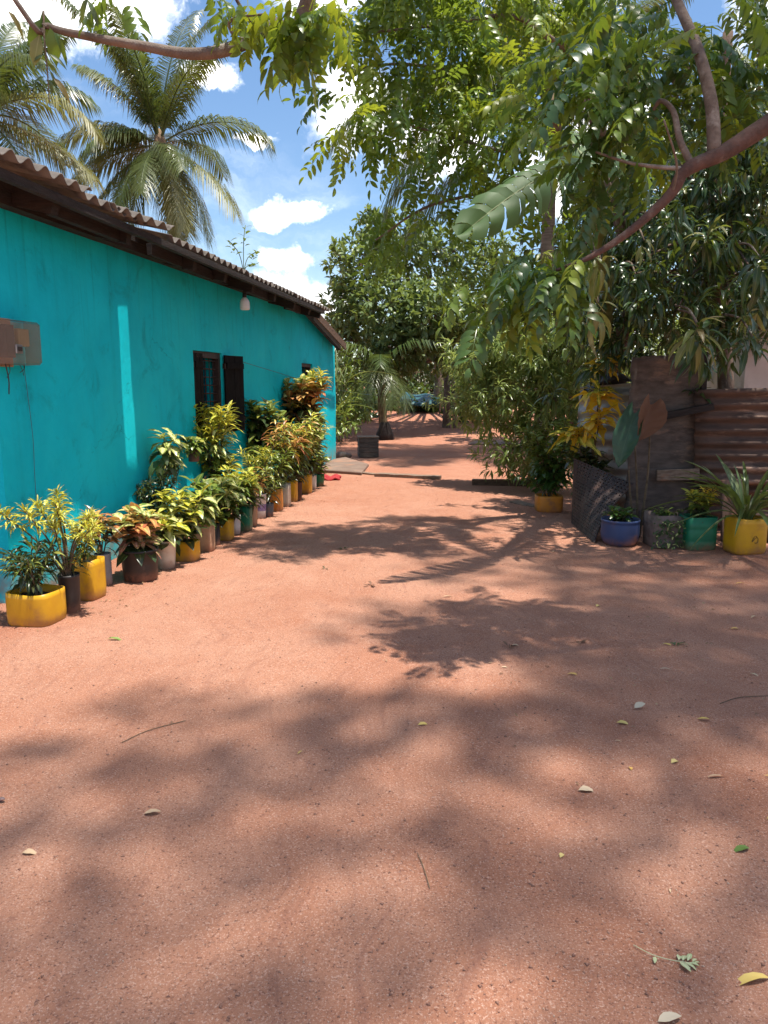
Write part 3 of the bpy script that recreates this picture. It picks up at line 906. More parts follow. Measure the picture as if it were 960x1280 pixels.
def shutter(hu, ang, wd, label=None, flip=1, n0=0.028):
    c, s = math.cos(ang), math.sin(ang)
    Mx = Matrix.Translation((n0, hu, 0)) @ Matrix(((c, s, 0, 0), (-s, c, 0, 0), (0, 0, 1, 0), (0, 0, 0, 1)))
    z0, z1 = WIN[2] + 0.02, WIN[3] - 0.025
    b_ = MB()
    nb = 4 if wd > 0.35 else 3
    for k in range(nb):
        b_.box(-0.011, 0.011 - 0.002 * (k % 2), flip * (k * wd / nb + 0.002), flip * ((k + 1) * wd / nb - 0.002), z0 + 0.004 * (k % 3), z1, Mx)
    for zz in (z0 + 0.12, z1 - 0.16):
        b_.box(0.0115, 0.030, flip * 0.02, flip * (wd - 0.02), zz, zz + 0.07, Mx)
    o = b_.build('shutter', 'shutter_paint', win)
    for zz in (z0 + 0.15, z1 - 0.13):
        MB().box(-0.016, 0.016, -0.012, 0.012, zz - 0.03, zz + 0.03, Mx).build('hinge', 'bar_paint', o)
    return o


shutter(WIN[0] + 0.065, 0.0, 0.27, n0=-0.03)                     # closed leaf, set back in the frame
shutter(WIN[1] + 0.01, 0.20, 0.43)                               # leaf folded back against the wall
MB().box(-0.19, 0.03, WIN[0] - 0.04, WIN[1] + 0.04, WIN[2] - 0.045, WIN[2] - 0.003).build('sill', 'teal_plaster', win)
w2 = link('window', mesh('window', *(lambda m_: (m_.V, m_.F))(
    MB().box(-0.12, -0.03, SMALL[0] + 0.002, SMALL[0] + 0.06, SMALL[2] + 0.002, SMALL[3] - 0.002).box(-0.12, -0.03, SMALL[1] - 0.06, SMALL[1] - 0.002, SMALL[2] + 0.002, SMALL[3] - 0.002)
    .box(-0.12, -0.031, SMALL[0] + 0.061, SMALL[1] - 0.061, SMALL[3] - 0.06, SMALL[3] - 0.003).box(-0.12, -0.031, SMALL[0] + 0.061, SMALL[1] - 0.061, SMALL[2] + 0.003, SMALL[2] + 0.06)),
    'bar_paint', False), house)
for k in range(4):
    uu = SMALL[0] + 0.16 + k * 0.14
    MB().tube([(-0.08, uu, SMALL[2] + 0.05), (-0.08, uu, SMALL[3] - 0.05)], 0.007, 6).build('window_bar', 'bar_paint', w2, smooth=True)

# meter box, bulb, cables on the wall
mbx = thing('meter_box', 'smoky plastic electricity meter box fixed to the teal wall', 'meter box', onwall(0.0, 0.18, 1.68), HANG)
B = MB()
W2, DD, HH = 0.17, 0.155, 0.305
sh = []
for k, (n_, ins) in enumerate(((0.012, 0.0), (DD - 0.03, 0.004), (DD, 0.022))):
    sh.append([(n_, -W2 + ins, ins), (n_, W2 - ins, ins), (n_, W2 - ins, HH - ins), (n_, -W2 + ins, HH - ins)])
Vv = [p_ for r_ in sh for p_ in r_]
Ff = [(k * 4 + j, k * 4 + (j + 1) % 4, (k + 1) * 4 + (j + 1) % 4, (k + 1) * 4 + j) for k in range(2) for j in range(4)] + [(8, 9, 10, 11)]
cov = B.add(Vv, Ff).build('cover', 'smoky_plastic', mbx, bevel=0.006)
MB().box(0.010, 0.016, -W2 - 0.012, 0.02, -0.012, HH + 0.012).build('backplate', 'beige_plastic', mbx, bevel=0.003)
MB().box(0.017, 0.10, -0.02, 0.10, 0.13, 0.25).build('meter', 'meter_beige', mbx, bevel=0.008)
MB().box(0.017, 0.085, -0.14, -0.045, 0.05, 0.27).build('breaker', 'black_plastic', mbx, bevel=0.006)
MB().box(DD + 0.001, DD + 0.012, -0.155, -0.085, 0.075, 0.135).build('catch_frame', 'steel', mbx, bevel=0.004)
MB().box(DD + 0.013, DD + 0.02, -0.14, -0.10, 0.09, 0.12).build('catch', 'black_plastic', mbx, bevel=0.003)
for k, (u_, ln, sw_) in enumerate(((-0.12, 0.20, 0.02), (-0.08, 0.09, -0.03), (0.03, 0.07, 0.05), (0.09, 0.05, -0.05))):
    MB().tube(spline([(0.05, u_, 0.01), (0.06, u_ + sw_ * 0.4, -ln * 0.5), (0.045, u_ + sw_, -ln)]), 0.0045 if k == 0 else 0.0025, 5).build('cable', 'cable', mbx, smooth=True)
lw_ = MB().tube(spline([onwall(0.018, 0.31, 1.69), onwall(0.020, 0.33, 1.45), onwall(0.018, 0.355, 1.15), onwall(0.016, 0.345, 0.85), onwall(0.016, 0.34, 0.25)]), 0.0022, 5).build('wall_cable', 'thin_wire', smooth=True)
tag(lw_, 'thin cable running down the teal wall from the meter box', 'cable')

bt = onwall(0.24, 4.48, 2.52)
bulb = thing('light_bulb', 'white plastic light bulb hanging under the house eave', 'light bulb', bt)
def lathe(prof, n=18, close=True):
    m_ = MB()
    Vv, Ff = [], []
    for r_, z_ in prof:
        for j in range(n):
            a = 2 * math.pi * j / n
            Vv.append((r_ * math.cos(a), r_ * math.sin(a), z_))
    for i in range(len(prof) - 1):
        for j in range(n):
            Ff.append((i * n + j, i * n + (j + 1) % n, (i + 1) * n + (j + 1) % n, (i + 1) * n + j))
    Ff.append(tuple(range(n))[::-1])
    Ff.append(tuple((len(prof) - 1) * n + j for j in range(n)))
    return m_.add(Vv, Ff)


lathe([(0.045, -0.075), (0.056, -0.07), (0.060, -0.055), (0.060, 0.01), (0.052, 0.035), (0.034, 0.06), (0.022, 0.072)]).build('globe', 'bulb_white', bulb, smooth=True)
lathe([(0.024, 0.0725), (0.026, 0.08), (0.026, 0.12), (0.012, 0.135)]).build('holder', 'black_plastic', bulb, smooth=True)
MB().tube([(0, 0, 0.13), (0.004, 0.01, 0.2), (-0.01, 0, 0.29)], 0.004, 5).build('flex', 'cable', bulb, smooth=True)

# step at the far end of the house, mat of red cloth, planks, crate
def slab(name, label, cat, pts, z0, z1, mat, kind=None):
    base = Vector((sum(p_[0] for p_ in pts) / len(pts), sum(p_[1] for p_ in pts) / len(pts), 0))
    n = len(pts)
    Vv = [(p_[0] - base.x, p_[1] - base.y, z) for z in (z0, z1) for p_ in pts]
    Ff = [tuple(range(n))[::-1], tuple(range(n, 2 * n))] + [(j, (j + 1) % n, n + (j + 1) % n, n + j) for j in range(n)]
    o = link(name, mesh(name, Vv, Ff, mat, False), None, base)
    md = o.modifiers.new('bevel', 'BEVEL')
    md.width = min(0.015, (z1 - z0) * 0.4)
    md.segments = 2
    return tag(o, label, cat, kind=kind)


slab('concrete_apron', 'low worn concrete apron at the far end of the teal wall', 'apron',
     [(-1.171, 13.645, 0.000), (-0.386, 13.157, 0.000), (-0.290, 14.590, 0.000), (-0.802, 16.011, 0.000), (-1.069, 15.508, 0.000)], -0.02, 0.05, 'concrete')
cl = MB()
c0 = Vector((-0.885, 12.593, 0.000))
for j in range(8):
    for i in range(10):
        x, y = (i - 4.5) * 0.035, (j - 3.5) * 0.06
        cl.V.append((c0.x + x + 0.02 * math.sin(j * 1.3), c0.y + y + 0.03 * math.sin(i), 0.035 + 0.022 * math.sin(i * 1.1 + j) + 0.012 * math.sin(j * 2.1)))
cl.F = [(j * 10 + i, j * 10 + i + 1, j * 10 + i + 11, j * 10 + i + 10) for j in range(7) for i in range(9)]
rc = cl.build('floor_cloth', 'red_cloth', smooth=True)
md = rc.modifiers.new('solid', 'SOLIDIFY')
md.thickness = 0.03
tag(rc, 'crumpled red cloth lying on the earth beside the potted plants', 'cloth')

def plank(label, a, b, wd, ht, mat='grey_plank', name='plank'):
    a, b = Vector(a), Vector(b)
    mid = (a + b) / 2
    m_ = MB()
    pts = [a + (b - a) * (k / 6) for k in range(7)]
    d = (b - a).normalized()
    s = d.cross(Vector((0, 0, 1))).normalized()
    Vv, Ff = [], []
    for k, p_ in enumerate(pts):
        j1, j2 = R.uniform(-0.006, 0.006), R.uniform(-0.008, 0.008)
        for i, z in ((-1, 0), (1, 0), (1, 1), (-1, 1)):
            Vv.append(p_ + s * (i * wd / 2 + j2) + Vector((0, 0, z * ht + j1 - 0.006)))
    for k in range(6):
        for q in range(4):
            Ff.append((k * 4 + q, k * 4 + (q + 1) % 4, k * 4 + 4 + (q + 1) % 4, k * 4 + 4 + q))
    Ff += [(3, 2, 1, 0), (24, 25, 26, 27)]
    m_.add([v - mid for v in Vv], Ff)
    o = link(name, mesh(name, m_.V, m_.F, mat, False), None, mid)
    md = o.modifiers.new('bevel', 'BEVEL')
    md.width = 0.006
    md.segments = 1
    return tag(o, label, 'plank')


plank('thin weathered plank lying across the yard near the red cloth', (-0.686, 13.645, 0.000), (0.376, 12.813, 0.000), 0.10, 0.03)
plank('wide weathered plank end lying in the open yard', (-0.137, 13.040, 0.000), (0.924, 12.593, 0.000), 0.16, 0.06)
plank('round brown log lying under the leafy shrub', (1.372, 11.879, 0.000), (2.701, 11.690, 0.000), 0.11, 0.10, 'brown_board', 'log')
plank('grey board lying on the ground beside the shaded yellow pot', (1.720, 10.075, 0.000), (1.959, 9.672, 0.000), 0.16, 0.025)
slab('flat_stone', 'flat stone slab lying in the far yard under the shrub', 'stone', [(2.119, 19.387, 0.037), (3.398, 19.199, 0.032), (3.540, 21.290, 0.110), (2.587, 21.096, 0.101)], -0.02, 0.07, 'concrete')

cr = thing('wooden_crate', 'old brown wooden crate standing alone in the far yard', 'crate', (-0.345, 16.548, 0.000), 0.12)
for k in range(4):
    z = k * 0.105 + 0.005
    MB().box(-0.21, 0.21, -0.2, -0.178, z, z + 0.099).build('slat', 'old_wood_panel', cr, bevel=0.004)
    MB().box(-0.21, 0.21, 0.178, 0.2, z, z + 0.099).build('slat', 'old_wood_panel', cr, bevel=0.004)
    MB().box(-0.20, -0.18, -0.176, 0.176, z, z + 0.099).build('slat', 'old_wood_panel', cr, bevel=0.004)
    MB().box(0.18, 0.20, -0.176, 0.176, z, z + 0.099).build('slat', 'old_wood_panel', cr, bevel=0.004)
MB().box(-0.225, 0.225, -0.215, 0.215, 0.424, 0.445).build('lid', 'grey_plank', cr, bevel=0.004)
st = Vector((-0.879, 16.186, 0.000))
def rock(name, label, loc, s, mat='stone', seed=0):
    rr = np.random.default_rng(seed)
    m_ = MB()
    n1, n2 = 9, 6
    Vv, Ff = [], []
    for i in range(n2 + 1):
        ph = math.pi * i / n2
        for j in range(n1):
            th = 2 * math.pi * j / n1
            k = 1 + rr.uniform(-0.13, 0.13)
            Vv.append((s[0] * k * math.sin(ph) * math.cos(th), s[1] * k * math.sin(ph) * math.sin(th), s[2] * k * math.cos(ph) + s[2] * 0.6))
    for i in range(n2):
        for j in range(n1):
            Ff.append((i * n1 + j, (i + 1) * n1 + j, (i + 1) * n1 + (j + 1) % n1, i * n1 + (j + 1) % n1))
    return tag(link(name, mesh(name, Vv, Ff, mat), None, loc), label, 'stone')


rock('stone', 'dark rounded stone on the earth at the end of the teal wall', st, (0.20, 0.12, 0.09), seed=3)
rock('stone', 'small grey pebble lying on the open trodden earth', (-1.444, 2.683, 0.000), (0.012, 0.010, 0.006), 'slate_plastic', seed=4)

# ------------------------------------------------------------------ pots
def ring(w_, d_, expo, n, z, zj=0.0, ph=0.0):
    out = []
    for j in range(n):
        a = 2 * math.pi * j / n
        c, s = math.cos(a), math.sin(a)
        r_ = 1.0 if expo == 2 else (abs(c) ** expo + abs(s) ** expo) ** (-1.0 / expo)
        out.append((w_ / 2 * r_ * c, d_ / 2 * r_ * s, z + zj * math.sin(3 * a + ph) + zj * 0.6 * math.sin(5 * a + 2 * ph)))
    return out


PROFILES = {   # height fraction, width fraction
    'jerry': (5.0, [(0.0, 0.86), (0.03, 0.94), (0.10, 0.985), (0.30, 1.0), (0.60, 1.0), (0.85, 0.998), (1.0, 0.99)]),
    'box': (9.0, [(0.0, 0.93), (0.03, 0.98), (0.25, 1.0), (0.27, 0.985), (0.30, 1.0), (0.62, 1.0), (0.64, 0.985), (0.67, 1.0), (1.0, 0.99)]),
    'bucket': (2.0, [(0.0, 0.76), (0.02, 0.79), (0.45, 0.87), (0.82, 0.94), (0.83, 0.965), (0.86, 0.97), (0.87, 0.945), (0.955, 0.965), (0.96, 1.0), (1.0, 1.0)]),
    'ribbed': (2.0, [(0.0, 0.90)] + [(0.04 + 0.92 * k / 24, 1.0 if k % 2 else 0.93) for k in range(25)] + [(1.0, 0.98)]),
    'tub': (2.0, [(0.0, 0.72), (0.03, 0.80), (0.18, 0.94), (0.45, 1.0), (0.80, 0.985), (0.90, 0.98), (0.91, 1.0), (1.0, 1.0)]),
    'pail': (2.0, [(0.0, 0.86), (0.02, 0.89), (0.5, 0.95), (0.93, 1.0), (0.94, 1.02), (1.0, 1.02)]),
}


def make_pot(root, shape, w_, h_, mat, depth=None, rot=0.0, cut=0.0, soil_gap=0.05):
    expo, prof = PROFILES[shape]
    n = 36 if expo > 2 else 24
    d_ = (depth or 1.0) * w_
    th = max(0.004, w_ * 0.018)
    rings = []
    ph = R.random() * 6
    for k, (t_, f_) in enumerate(prof):
        last = k >= len(prof) - 1
        rings.append(ring(w_ * f_, d_ * f_, expo, n, h_ * t_, cut * h_ if last else 0, ph))
    topf = prof[-1][1]
    rings.append(ring(w_ * topf - 2 * th, d_ * topf - 2 * th, expo, n, h_ - 0.001, cut * h_, ph))
    sz = max(h_ - soil_gap, h_ * 0.5)
    rings.append(ring(w_ * 0.96 - 2 * th, d_ * 0.96 - 2 * th, expo, n, sz - 0.01))
    V, F = [p_ for r_ in rings for p_ in r_], []
    for i in range(len(rings) - 1):
        for j in range(n):
            F.append((i * n + j, i * n + (j + 1) % n, (i + 1) * n + (j + 1) % n, (i + 1) * n + j))
    F.append(tuple(range(n))[::-1])
    c, s = math.cos(rot), math.sin(rot)
    rt = lambda p_: (p_[0] * c - p_[1] * s, p_[0] * s + p_[1] * c, p_[2])
    po = link('pot', mesh('pot', [rt(p_) for p_ in V], F, mat), root)
    sv, sf = [], []
    rr_ = [ring((w_ * 0.95 - 2 * th) * f_, (d_ * 0.95 - 2 * th) * f_, expo, n, sz) for f_ in (1.0, 0.75, 0.5, 0.25)]
    for r_ in rr_:
        for p_ in r_:
            sv.append(rt((p_[0], p_[1], p_[2] + R.uniform(-0.006, 0.008))))
    sv.append((0, 0, sz + 0.012))
    for i in range(3):
        for j in range(n):
            sf.append((i * n + j, i * n + (j + 1) % n, (i + 1) * n + (j + 1) % n, (i + 1) * n + j))
    for j in range(n):
        sf.append((3 * n + j, 3 * n + (j + 1) % n, 4 * n))
    link('soil', mesh('soil', sv, sf, 'soil'), root)
    return po, sz


def grow_stems(root, fol, base, H, spread, nst, per, kind, mats, L, t0=0.35, elev=0.45, stem_r=0.007, bias=(0, 0), droop=0.1, stem_mat='stem', keep_out=True, jit=0.25):
    base = Vector(base)
    a0 = R.random() * 6.28
    for s in range(nst):
        a = a0 + s * 6.283 / nst + R.uniform(-0.4, 0.4)
        rad = spread * (R.uniform(0.35, 1.0) if nst > 1 else 0.15)
        hh = H * R.uniform(0.72, 1.0) if s else H
        hh = max(hh - L * 0.3, H * 0.4)
        tip = base + Vector((math.cos(a) * rad + bias[0], math.sin(a) * rad * 0.8 + bias[1], hh))
        midp = base.lerp(tip, 0.5) + Vector((R.uniform(-0.02, 0.02) - math.cos(a) * rad * 0.15, R.uniform(-0.02, 0.02), hh * 0.06))
        path = spline([base + Vector((R.uniform(-0.01, 0.01), R.uniform(-0.01, 0.01), -0.01)), midp, tip], 5)
        MB().tube(path, lerp_r(stem_r, stem_r * 0.45, len(path)), 6).build('stem', stem_mat, root, world=True, smooth=True)
        n = max(int(per * 1.55 * R.uniform(0.8, 1.2)), 4)
        for k in range(n):
            t = t0 + (1 - t0) * ((k + 0.5) / n) ** 0.75
            f_ = t * (len(path) - 1)
            i = min(int(f_), len(path) - 2)
            p_ = path[i].lerp(path[i + 1], f_ - i)
            ph = k * 2.4 + a
            up = elev * (0.25 + 1.3 * max(0, (t - t0) / (1 - t0)) ** 1.5)
            d = Vector((math.cos(ph) + R.gauss(0, jit), math.sin(ph) + R.gauss(0, jit), up - droop + R.gauss(0, jit)))
            mi = min(int(max(0, min(0.999, (t - t0) / (1 - t0) + R.gauss(0, 0.10))) * len(mats)), len(mats) - 1)
            fol.add(kind, mats[mi], p_, d, (R.gauss(0, .2), R.gauss(0, .2), 1), L * 1.15 * R.uniform(0.7, 1.12) * (1 - 0.25 * (t > 0.93)))


POTGRP = 'potted plants lined up along the teal wall'


def potted(name, label, xywh, shape, pmat_, plants, depth=None, rot=None, cut=0.0, z=0.0, group=None, cat='potted plant', soil_gap=0.05):
    x, y, w_, h_ = xywh
    root = thing(name, label, cat, (x, y, z + ground_z(x, y) - 0.004), 0, group)
    po, sz = make_pot(root, shape, w_, h_, pmat_, depth, rot if rot is not None else R.uniform(0, 6.28) if PROFILES[shape][0] == 2 else R.uniform(-0.25, 0.25) - 0.16, cut, soil_gap)
    fol = Foliage(root)
    base = root.location + Vector((0, 0, sz))
    for kw in plants:
        kw = dict(kw)
        off = kw.pop('off', (0, 0))
        grow_stems(root, fol, base + Vector((off[0], off[1], 0)), **kw)
    fol.finish(parts=240, min_px=6.0, rest='leaf_mass')
    return root, po, sz


def S(H, spread, nst, per, kind, mats, L, **kw):
    return dict(H=H, spread=spread, nst=nst, per=per, kind=kind, mats=mats, L=L, **kw)


C = 'potted_croton'
AL = (0.158, 0.987)
r_, po, sz = potted(C, 'dark curly-leaved croton in a low cut yellow jerrycan at the house corner', (-2.291, 4.895, 0.309, 0.222), 'jerry', 'yellow_plastic',
       [S(0.38, 0.27, 8, 26, 'narrow', ['croton_dark', 'croton_dark', 'croton_mixed', 'croton_dark'], 0.12, t0=0.3, elev=0.35, bias=(-0.05, 0.02), jit=0.5)], depth=0.9, rot=-0.18, cut=0.012, group=POTGRP)
potted(C, 'tall croton with tufts of narrow yellow leaves in a tall dark pot', (-2.160, 5.116, 0.142, 0.273), 'pail', 'black_plastic',
       [S(0.60, 0.38, 10, 40, 'narrow', ['croton_yellow'], 0.095, t0=0.72, elev=0.7, jit=0.4, stem_r=0.009, bias=(-0.05, 0)), S(0.22, 0.14, 3, 12, 'narrow', ['croton_dark'], 0.12)], group=POTGRP)
r_, po, sz = potted(C, 'small yellow narrow-leaved croton in a tall cut yellow jerrycan', (-2.195, 5.479, 0.254, 0.300), 'jerry', 'yellow_plastic',
       [S(0.31, 0.12, 4, 26, 'narrow', ['croton_green', 'croton_yellow'], 0.10, t0=0.2, elev=0.6, jit=0.4)], depth=0.85, rot=-0.2, cut=0.014, group=POTGRP)
potted(C, 'bronze croton with orange tip leaves in a grey ribbed pot', (-2.193, 5.845, 0.130, 0.255), 'ribbed', 'grey_ribbed',
       [S(0.40, 0.16, 5, 16, 'lance', ['croton_bronze', 'croton_bronze', 'croton_dark', 'croton_orange'], 0.15, t0=0.3, elev=0.7)], group=POTGRP)
r_, po, sz = potted(C, 'pink and cream broad-leaved croton in a streaked black bucket', (-1.967, 6.042, 0.298, 0.253), 'pail', 'black_plastic',
       [S(0.40, 0.22, 6, 13, 'ovate', ['croton_dark', 'croton_pink', 'croton_pink', 'croton_orange', 'croton_pale'], 0.18, t0=0.15, elev=0.45)], group=POTGRP)
potted(C, 'pale variegated croton in a cream paint bucket beside the black bucket', (-1.871, 6.422, 0.196, 0.244), 'bucket', 'cream_plastic',
       [S(0.30, 0.16, 4, 13, 'ovate', ['croton_dark', 'croton_cream', 'croton_yellow'], 0.17, t0=0.1, elev=0.45)], group=POTGRP)
potted(C, 'green and yellow broad-leaved croton in a low yellow jerrycan', (-1.767, 6.701, 0.225, 0.183), 'jerry', 'yellow_plastic',
       [S(0.52, 0.22, 6, 16, 'ovate', ['croton_dark', 'croton_green', 'croton_cream', 'croton_yellow'], 0.16, t0=0.12, elev=0.4)], depth=0.8, rot=-0.2, cut=0.01, group=POTGRP)
potted(C, 'green croton in a tall square dusty beige container', (-1.686, 7.098, 0.165, 0.299), 'box', 'beige_plastic',
       [S(0.44, 0.20, 5, 16, 'ovate', ['croton_green', 'croton_cream', 'croton_green'], 0.15, t0=0.12, elev=0.4)], depth=0.7, rot=-0.2, group=POTGRP)
potted(C, 'low dark croton in a narrow black ribbed pot', (-1.662, 7.369, 0.124, 0.210), 'ribbed', 'black_plastic',
       [S(0.22, 0.10, 3, 10, 'ovate', ['croton_dark', 'croton_mixed'], 0.12, t0=0.1)], group=POTGRP)
potted(C, 'cream-splashed croton in a small yellow jerrycan next to the narrow ribbed pot', (-1.607, 7.620, 0.168, 0.216), 'jerry', 'yellow_plastic',
       [S(0.50, 0.22, 6, 15, 'ovate', ['croton_dark', 'croton_green', 'croton_cream', 'croton_pale'], 0.18, t0=0.12, elev=0.4)], depth=0.8, rot=-0.2, cut=0.012, group=POTGRP)
potted(C, 'mixed green croton in a white bucket beside the green container', (-1.562, 7.933, 0.125, 0.192), 'bucket', 'white_plastic',
       [S(0.50, 0.18, 6, 18, 'lance', ['croton_dark', 'croton_mixed', 'croton_green'], 0.14, t0=0.12)], group=POTGRP)
potted(C, 'yellow-spotted croton in a tall green plastic container', (-1.494, 8.119, 0.145, 0.273), 'jerry', 'green_plastic',
       [S(0.48, 0.20, 6, 17, 'ovate', ['croton_dark', 'croton_green', 'croton_yellow'], 0.14, t0=0.12, elev=0.5)], depth=0.9, rot=-0.2, group=POTGRP)
potted(C, 'leafy green croton in a small tan bucket', (-1.447, 8.381, 0.106, 0.230), 'bucket', 'beige_plastic',
       [S(0.50, 0.18, 6, 17, 'lance', ['croton_dark', 'croton_orange', 'croton_mixed'], 0.14, t0=0.1)], group=POTGRP)
r_, po14, sz14 = potted(C, 'bushy narrow-leaved croton in a white bucket with a violet printed band', (-1.451, 8.912, 0.150, 0.290), 'bucket', 'white_plastic',
       [S(0.66, 0.24, 8, 26, 'narrow', ['croton_dark', 'croton_mixed', 'croton_green', 'croton_yellow'], 0.13, t0=0.12, elev=0.5, jit=0.4)], group=POTGRP)
potted(C, 'low croton in a small slate-blue bucket', (-1.372, 9.014, 0.133, 0.161), 'bucket', 'slate_plastic',
       [S(0.40, 0.14, 4, 12, 'lance', ['croton_dark', 'croton_mixed'], 0.13, t0=0.2)], group=POTGRP)
potted(C, 'dense green croton in a square orange container', (-1.364, 9.393, 0.206, 0.285), 'box', 'amber_plastic',
       [S(0.60, 0.26, 8, 24, 'lance', ['croton_dark', 'croton_mixed', 'croton_mixed', 'croton_green'], 0.14, t0=0.1, elev=0.4)], depth=0.75, rot=-0.2, group=POTGRP)
potted(C, 'dense dark croton in a tall square straw-coloured container', (-1.279, 9.741, 0.153, 0.306), 'box', 'cream_plastic',
       [S(0.85, 0.26, 8, 26, 'lance', ['croton_dark', 'croton_mixed', 'croton_mixed', 'croton_orange'], 0.15, t0=0.1, elev=0.4)], depth=0.75, rot=-0.2, group=POTGRP)
potted(C, 'bushy croton with a bright yellow spray in a tall yellow container', (-1.223, 10.137, 0.138, 0.297), 'jerry', 'yellow_plastic',
       [S(0.80, 0.28, 8, 26, 'lance', ['croton_dark', 'croton_mixed', 'croton_green', 'croton_mixed'], 0.15, t0=0.1, elev=0.4), S(0.55, 0.06, 1, 14, 'oak', ['croton_gold'], 0.17, t0=0.75, bias=(-0.12, -0.28))], depth=0.85, rot=-0.2, group=POTGRP)
potted(C, 'tall mixed croton in a slim dark brown pot', (-1.163, 10.270, 0.118, 0.258), 'pail', 'terracotta_dark',
       [S(1.0, 0.28, 8, 28, 'lance', ['croton_dark', 'croton_mixed', 'croton_green', 'croton_orange', 'croton_yellow'], 0.16, t0=0.1, elev=0.4)], group=POTGRP)
potted(C, 'spreading cream-veined croton in a yellow container beside the white ribbed pot', (-1.126, 10.982, 0.172, 0.275), 'jerry', 'yellow_plastic',
       [S(0.90, 0.28, 8, 22, 'ovate', ['croton_dark', 'croton_mixed', 'croton_cream', 'croton_green'], 0.16, t0=0.1, elev=0.4)], depth=0.85, rot=-0.2, group=POTGRP)
potted(C, 'blue-green croton in a white ribbed pot', (-1.071, 11.386, 0.131, 0.214), 'ribbed', 'white_plastic',
       [S(0.85, 0.28, 7, 24, 'lance', ['croton_dark', 'croton_mixed', 'croton_cream'], 0.16, t0=0.15)], group=POTGRP)
potted(C, 'low green croton in a small round green pot beside the red cloth', (-0.994, 11.761, 0.160, 0.184), 'bucket', 'green_plastic',
       [S(0.42, 0.16, 4, 12, 'ovate', ['croton_green', 'croton_mixed'], 0.14, t0=0.15)], group=POTGRP)
# back row against the wall
def back(u, n=0.17):
    v = onwall(n, u, 0)
    return v.x, v.y


potted(C, 'tall bright yellow croton standing below the shuttered window', (*back(3.55, 0.16), 0.26, 0.30), 'pail', 'black_plastic',
       [S(1.14, 0.36, 9, 30, 'lance', ['croton_green', 'croton_pale', 'croton_yellow', 'croton_yellow'], 0.19, t0=0.35, elev=0.7, stem_r=0.011), S(0.55, 0.24, 5, 18, 'ovate', ['croton_dark', 'croton_green', 'croton_yellow'], 0.15, t0=0.3)], group=POTGRP)
potted(C, 'glossy dark broad-leaved croton between the two windows', (*back(5.2, 0.18), 0.26, 0.30), 'pail', 'black_plastic',
       [S(1.12, 0.36, 10, 28, 'ovate', ['croton_dark', 'croton_mixed', 'croton_dark', 'croton_mixed'], 0.19, t0=0.3, elev=0.5, stem_r=0.011)], group=POTGRP)
potted(C, 'tallest croton with red and golden leaves below the small window', (*back(6.95, 0.24), 0.30, 0.32), 'pail', 'black_plastic',
       [S(1.44, 0.42, 9, 36, 'ovate', ['croton_dark', 'croton_bronze', 'croton_orange', 'croton_orange', 'croton_pale'], 0.21, t0=0.52, elev=0.6, stem_r=0.013),
        S(1.52, 0.26, 4, 30, 'lance', ['croton_orange', 'croton_gold', 'croton_yellow'], 0.22, t0=0.72, elev=0.6, bias=(0.16, 0.1), stem_r=0.012)], group=POTGRP)
potted(C, 'green croton with cream sprays nearest the far end of the wall', (*back(7.9, 0.22), 0.28, 0.30), 'pail', 'black_plastic',
       [S(0.95, 0.34, 8, 24, 'ovate', ['croton_dark', 'croton_mixed', 'croton_cream', 'croton_green'], 0.18, t0=0.25, elev=0.5, stem_r=0.011)], group=POTGRP)
potted('potted_creeper', 'tall dark feathery plant with pale variegated top against the teal wall', (*back(2.05, 0.15), 0.24, 0.28), 'pail', 'black_plastic',
       [S(0.50, 0.24, 9, 40, 'narrow', ['fern', 'fern', 'croton_dark'], 0.10, t0=0.2, elev=0.3, jit=0.5, bias=(-0.02, 0.02)),
        S(0.92, 0.12, 3, 13, 'ovate', ['fern', 'croton_cream', 'croton_pale'], 0.18, t0=0.62, elev=0.35, droop=0.4, bias=(0.10, 0.12))], group=POTGRP)

# two small pots hung on the wall
def hanging(label, u, z, wd, plants):
    p_ = onwall(0.14, u, 0)
    root, po, sz = potted('hanging_pot', label, (p_.x, p_.y, wd, wd * 1.05), 'pail', 'terracotta_dark', plants, z=z, cat='hanging pot', group='small pots hung on the teal wall')
    q = onwall(0.005, u, z + wd * 2.2)
    for s in (-1, 1):
        e = Vector((p_.x, p_.y, z + wd)) + Vector((0.158, 0.987, 0)) * s * wd * 0.45
        MB().tube([e, q], 0.002, 5).build('hanger', 'cable', root, world=True)
    MB().tube([q + Vector((0.02, 0, 0.0)), q - Vector((0.02, 0, 0))], 0.004, 6).build('nail', 'steel', root, world=True)
    return root


hanging('small brown pot of glossy green leaves hung on the wall before the window', 2.98, 0.735, 0.125,
        [S(0.20, 0.09, 4, 16, 'ovate', ['croton_mixed', 'croton_green', 'croton_mixed'], 0.11, t0=0.05, elev=0.35)])
hanging('small brown pot with hanging grey-green fronds on the wall by the feathery plant', 2.42, 0.66, 0.115,
        [S(0.16, 0.10, 5, 14, 'lance', ['fern', 'croton_cream'], 0.12, t0=0.05, elev=0.2, droop=0.5)])

# violet band printed round the white bucket
x14, y14, w14, h14 = (-1.451, 8.912, 0.150, 0.290)
band = MB()
n = 24
for k, (t_, f_) in enumerate(((0.30, 0.852), (0.58, 0.903))):
    band.V += [(p_[0], p_[1], p_[2]) for p_ in ring(w14 * f_, w14 * f_, 2, n, h14 * t_)]
band.F = [(j, (j + 1) % n, n + (j + 1) % n, n + j) for j in range(n)]
band.build('printed_band', 'print_violet', r_)

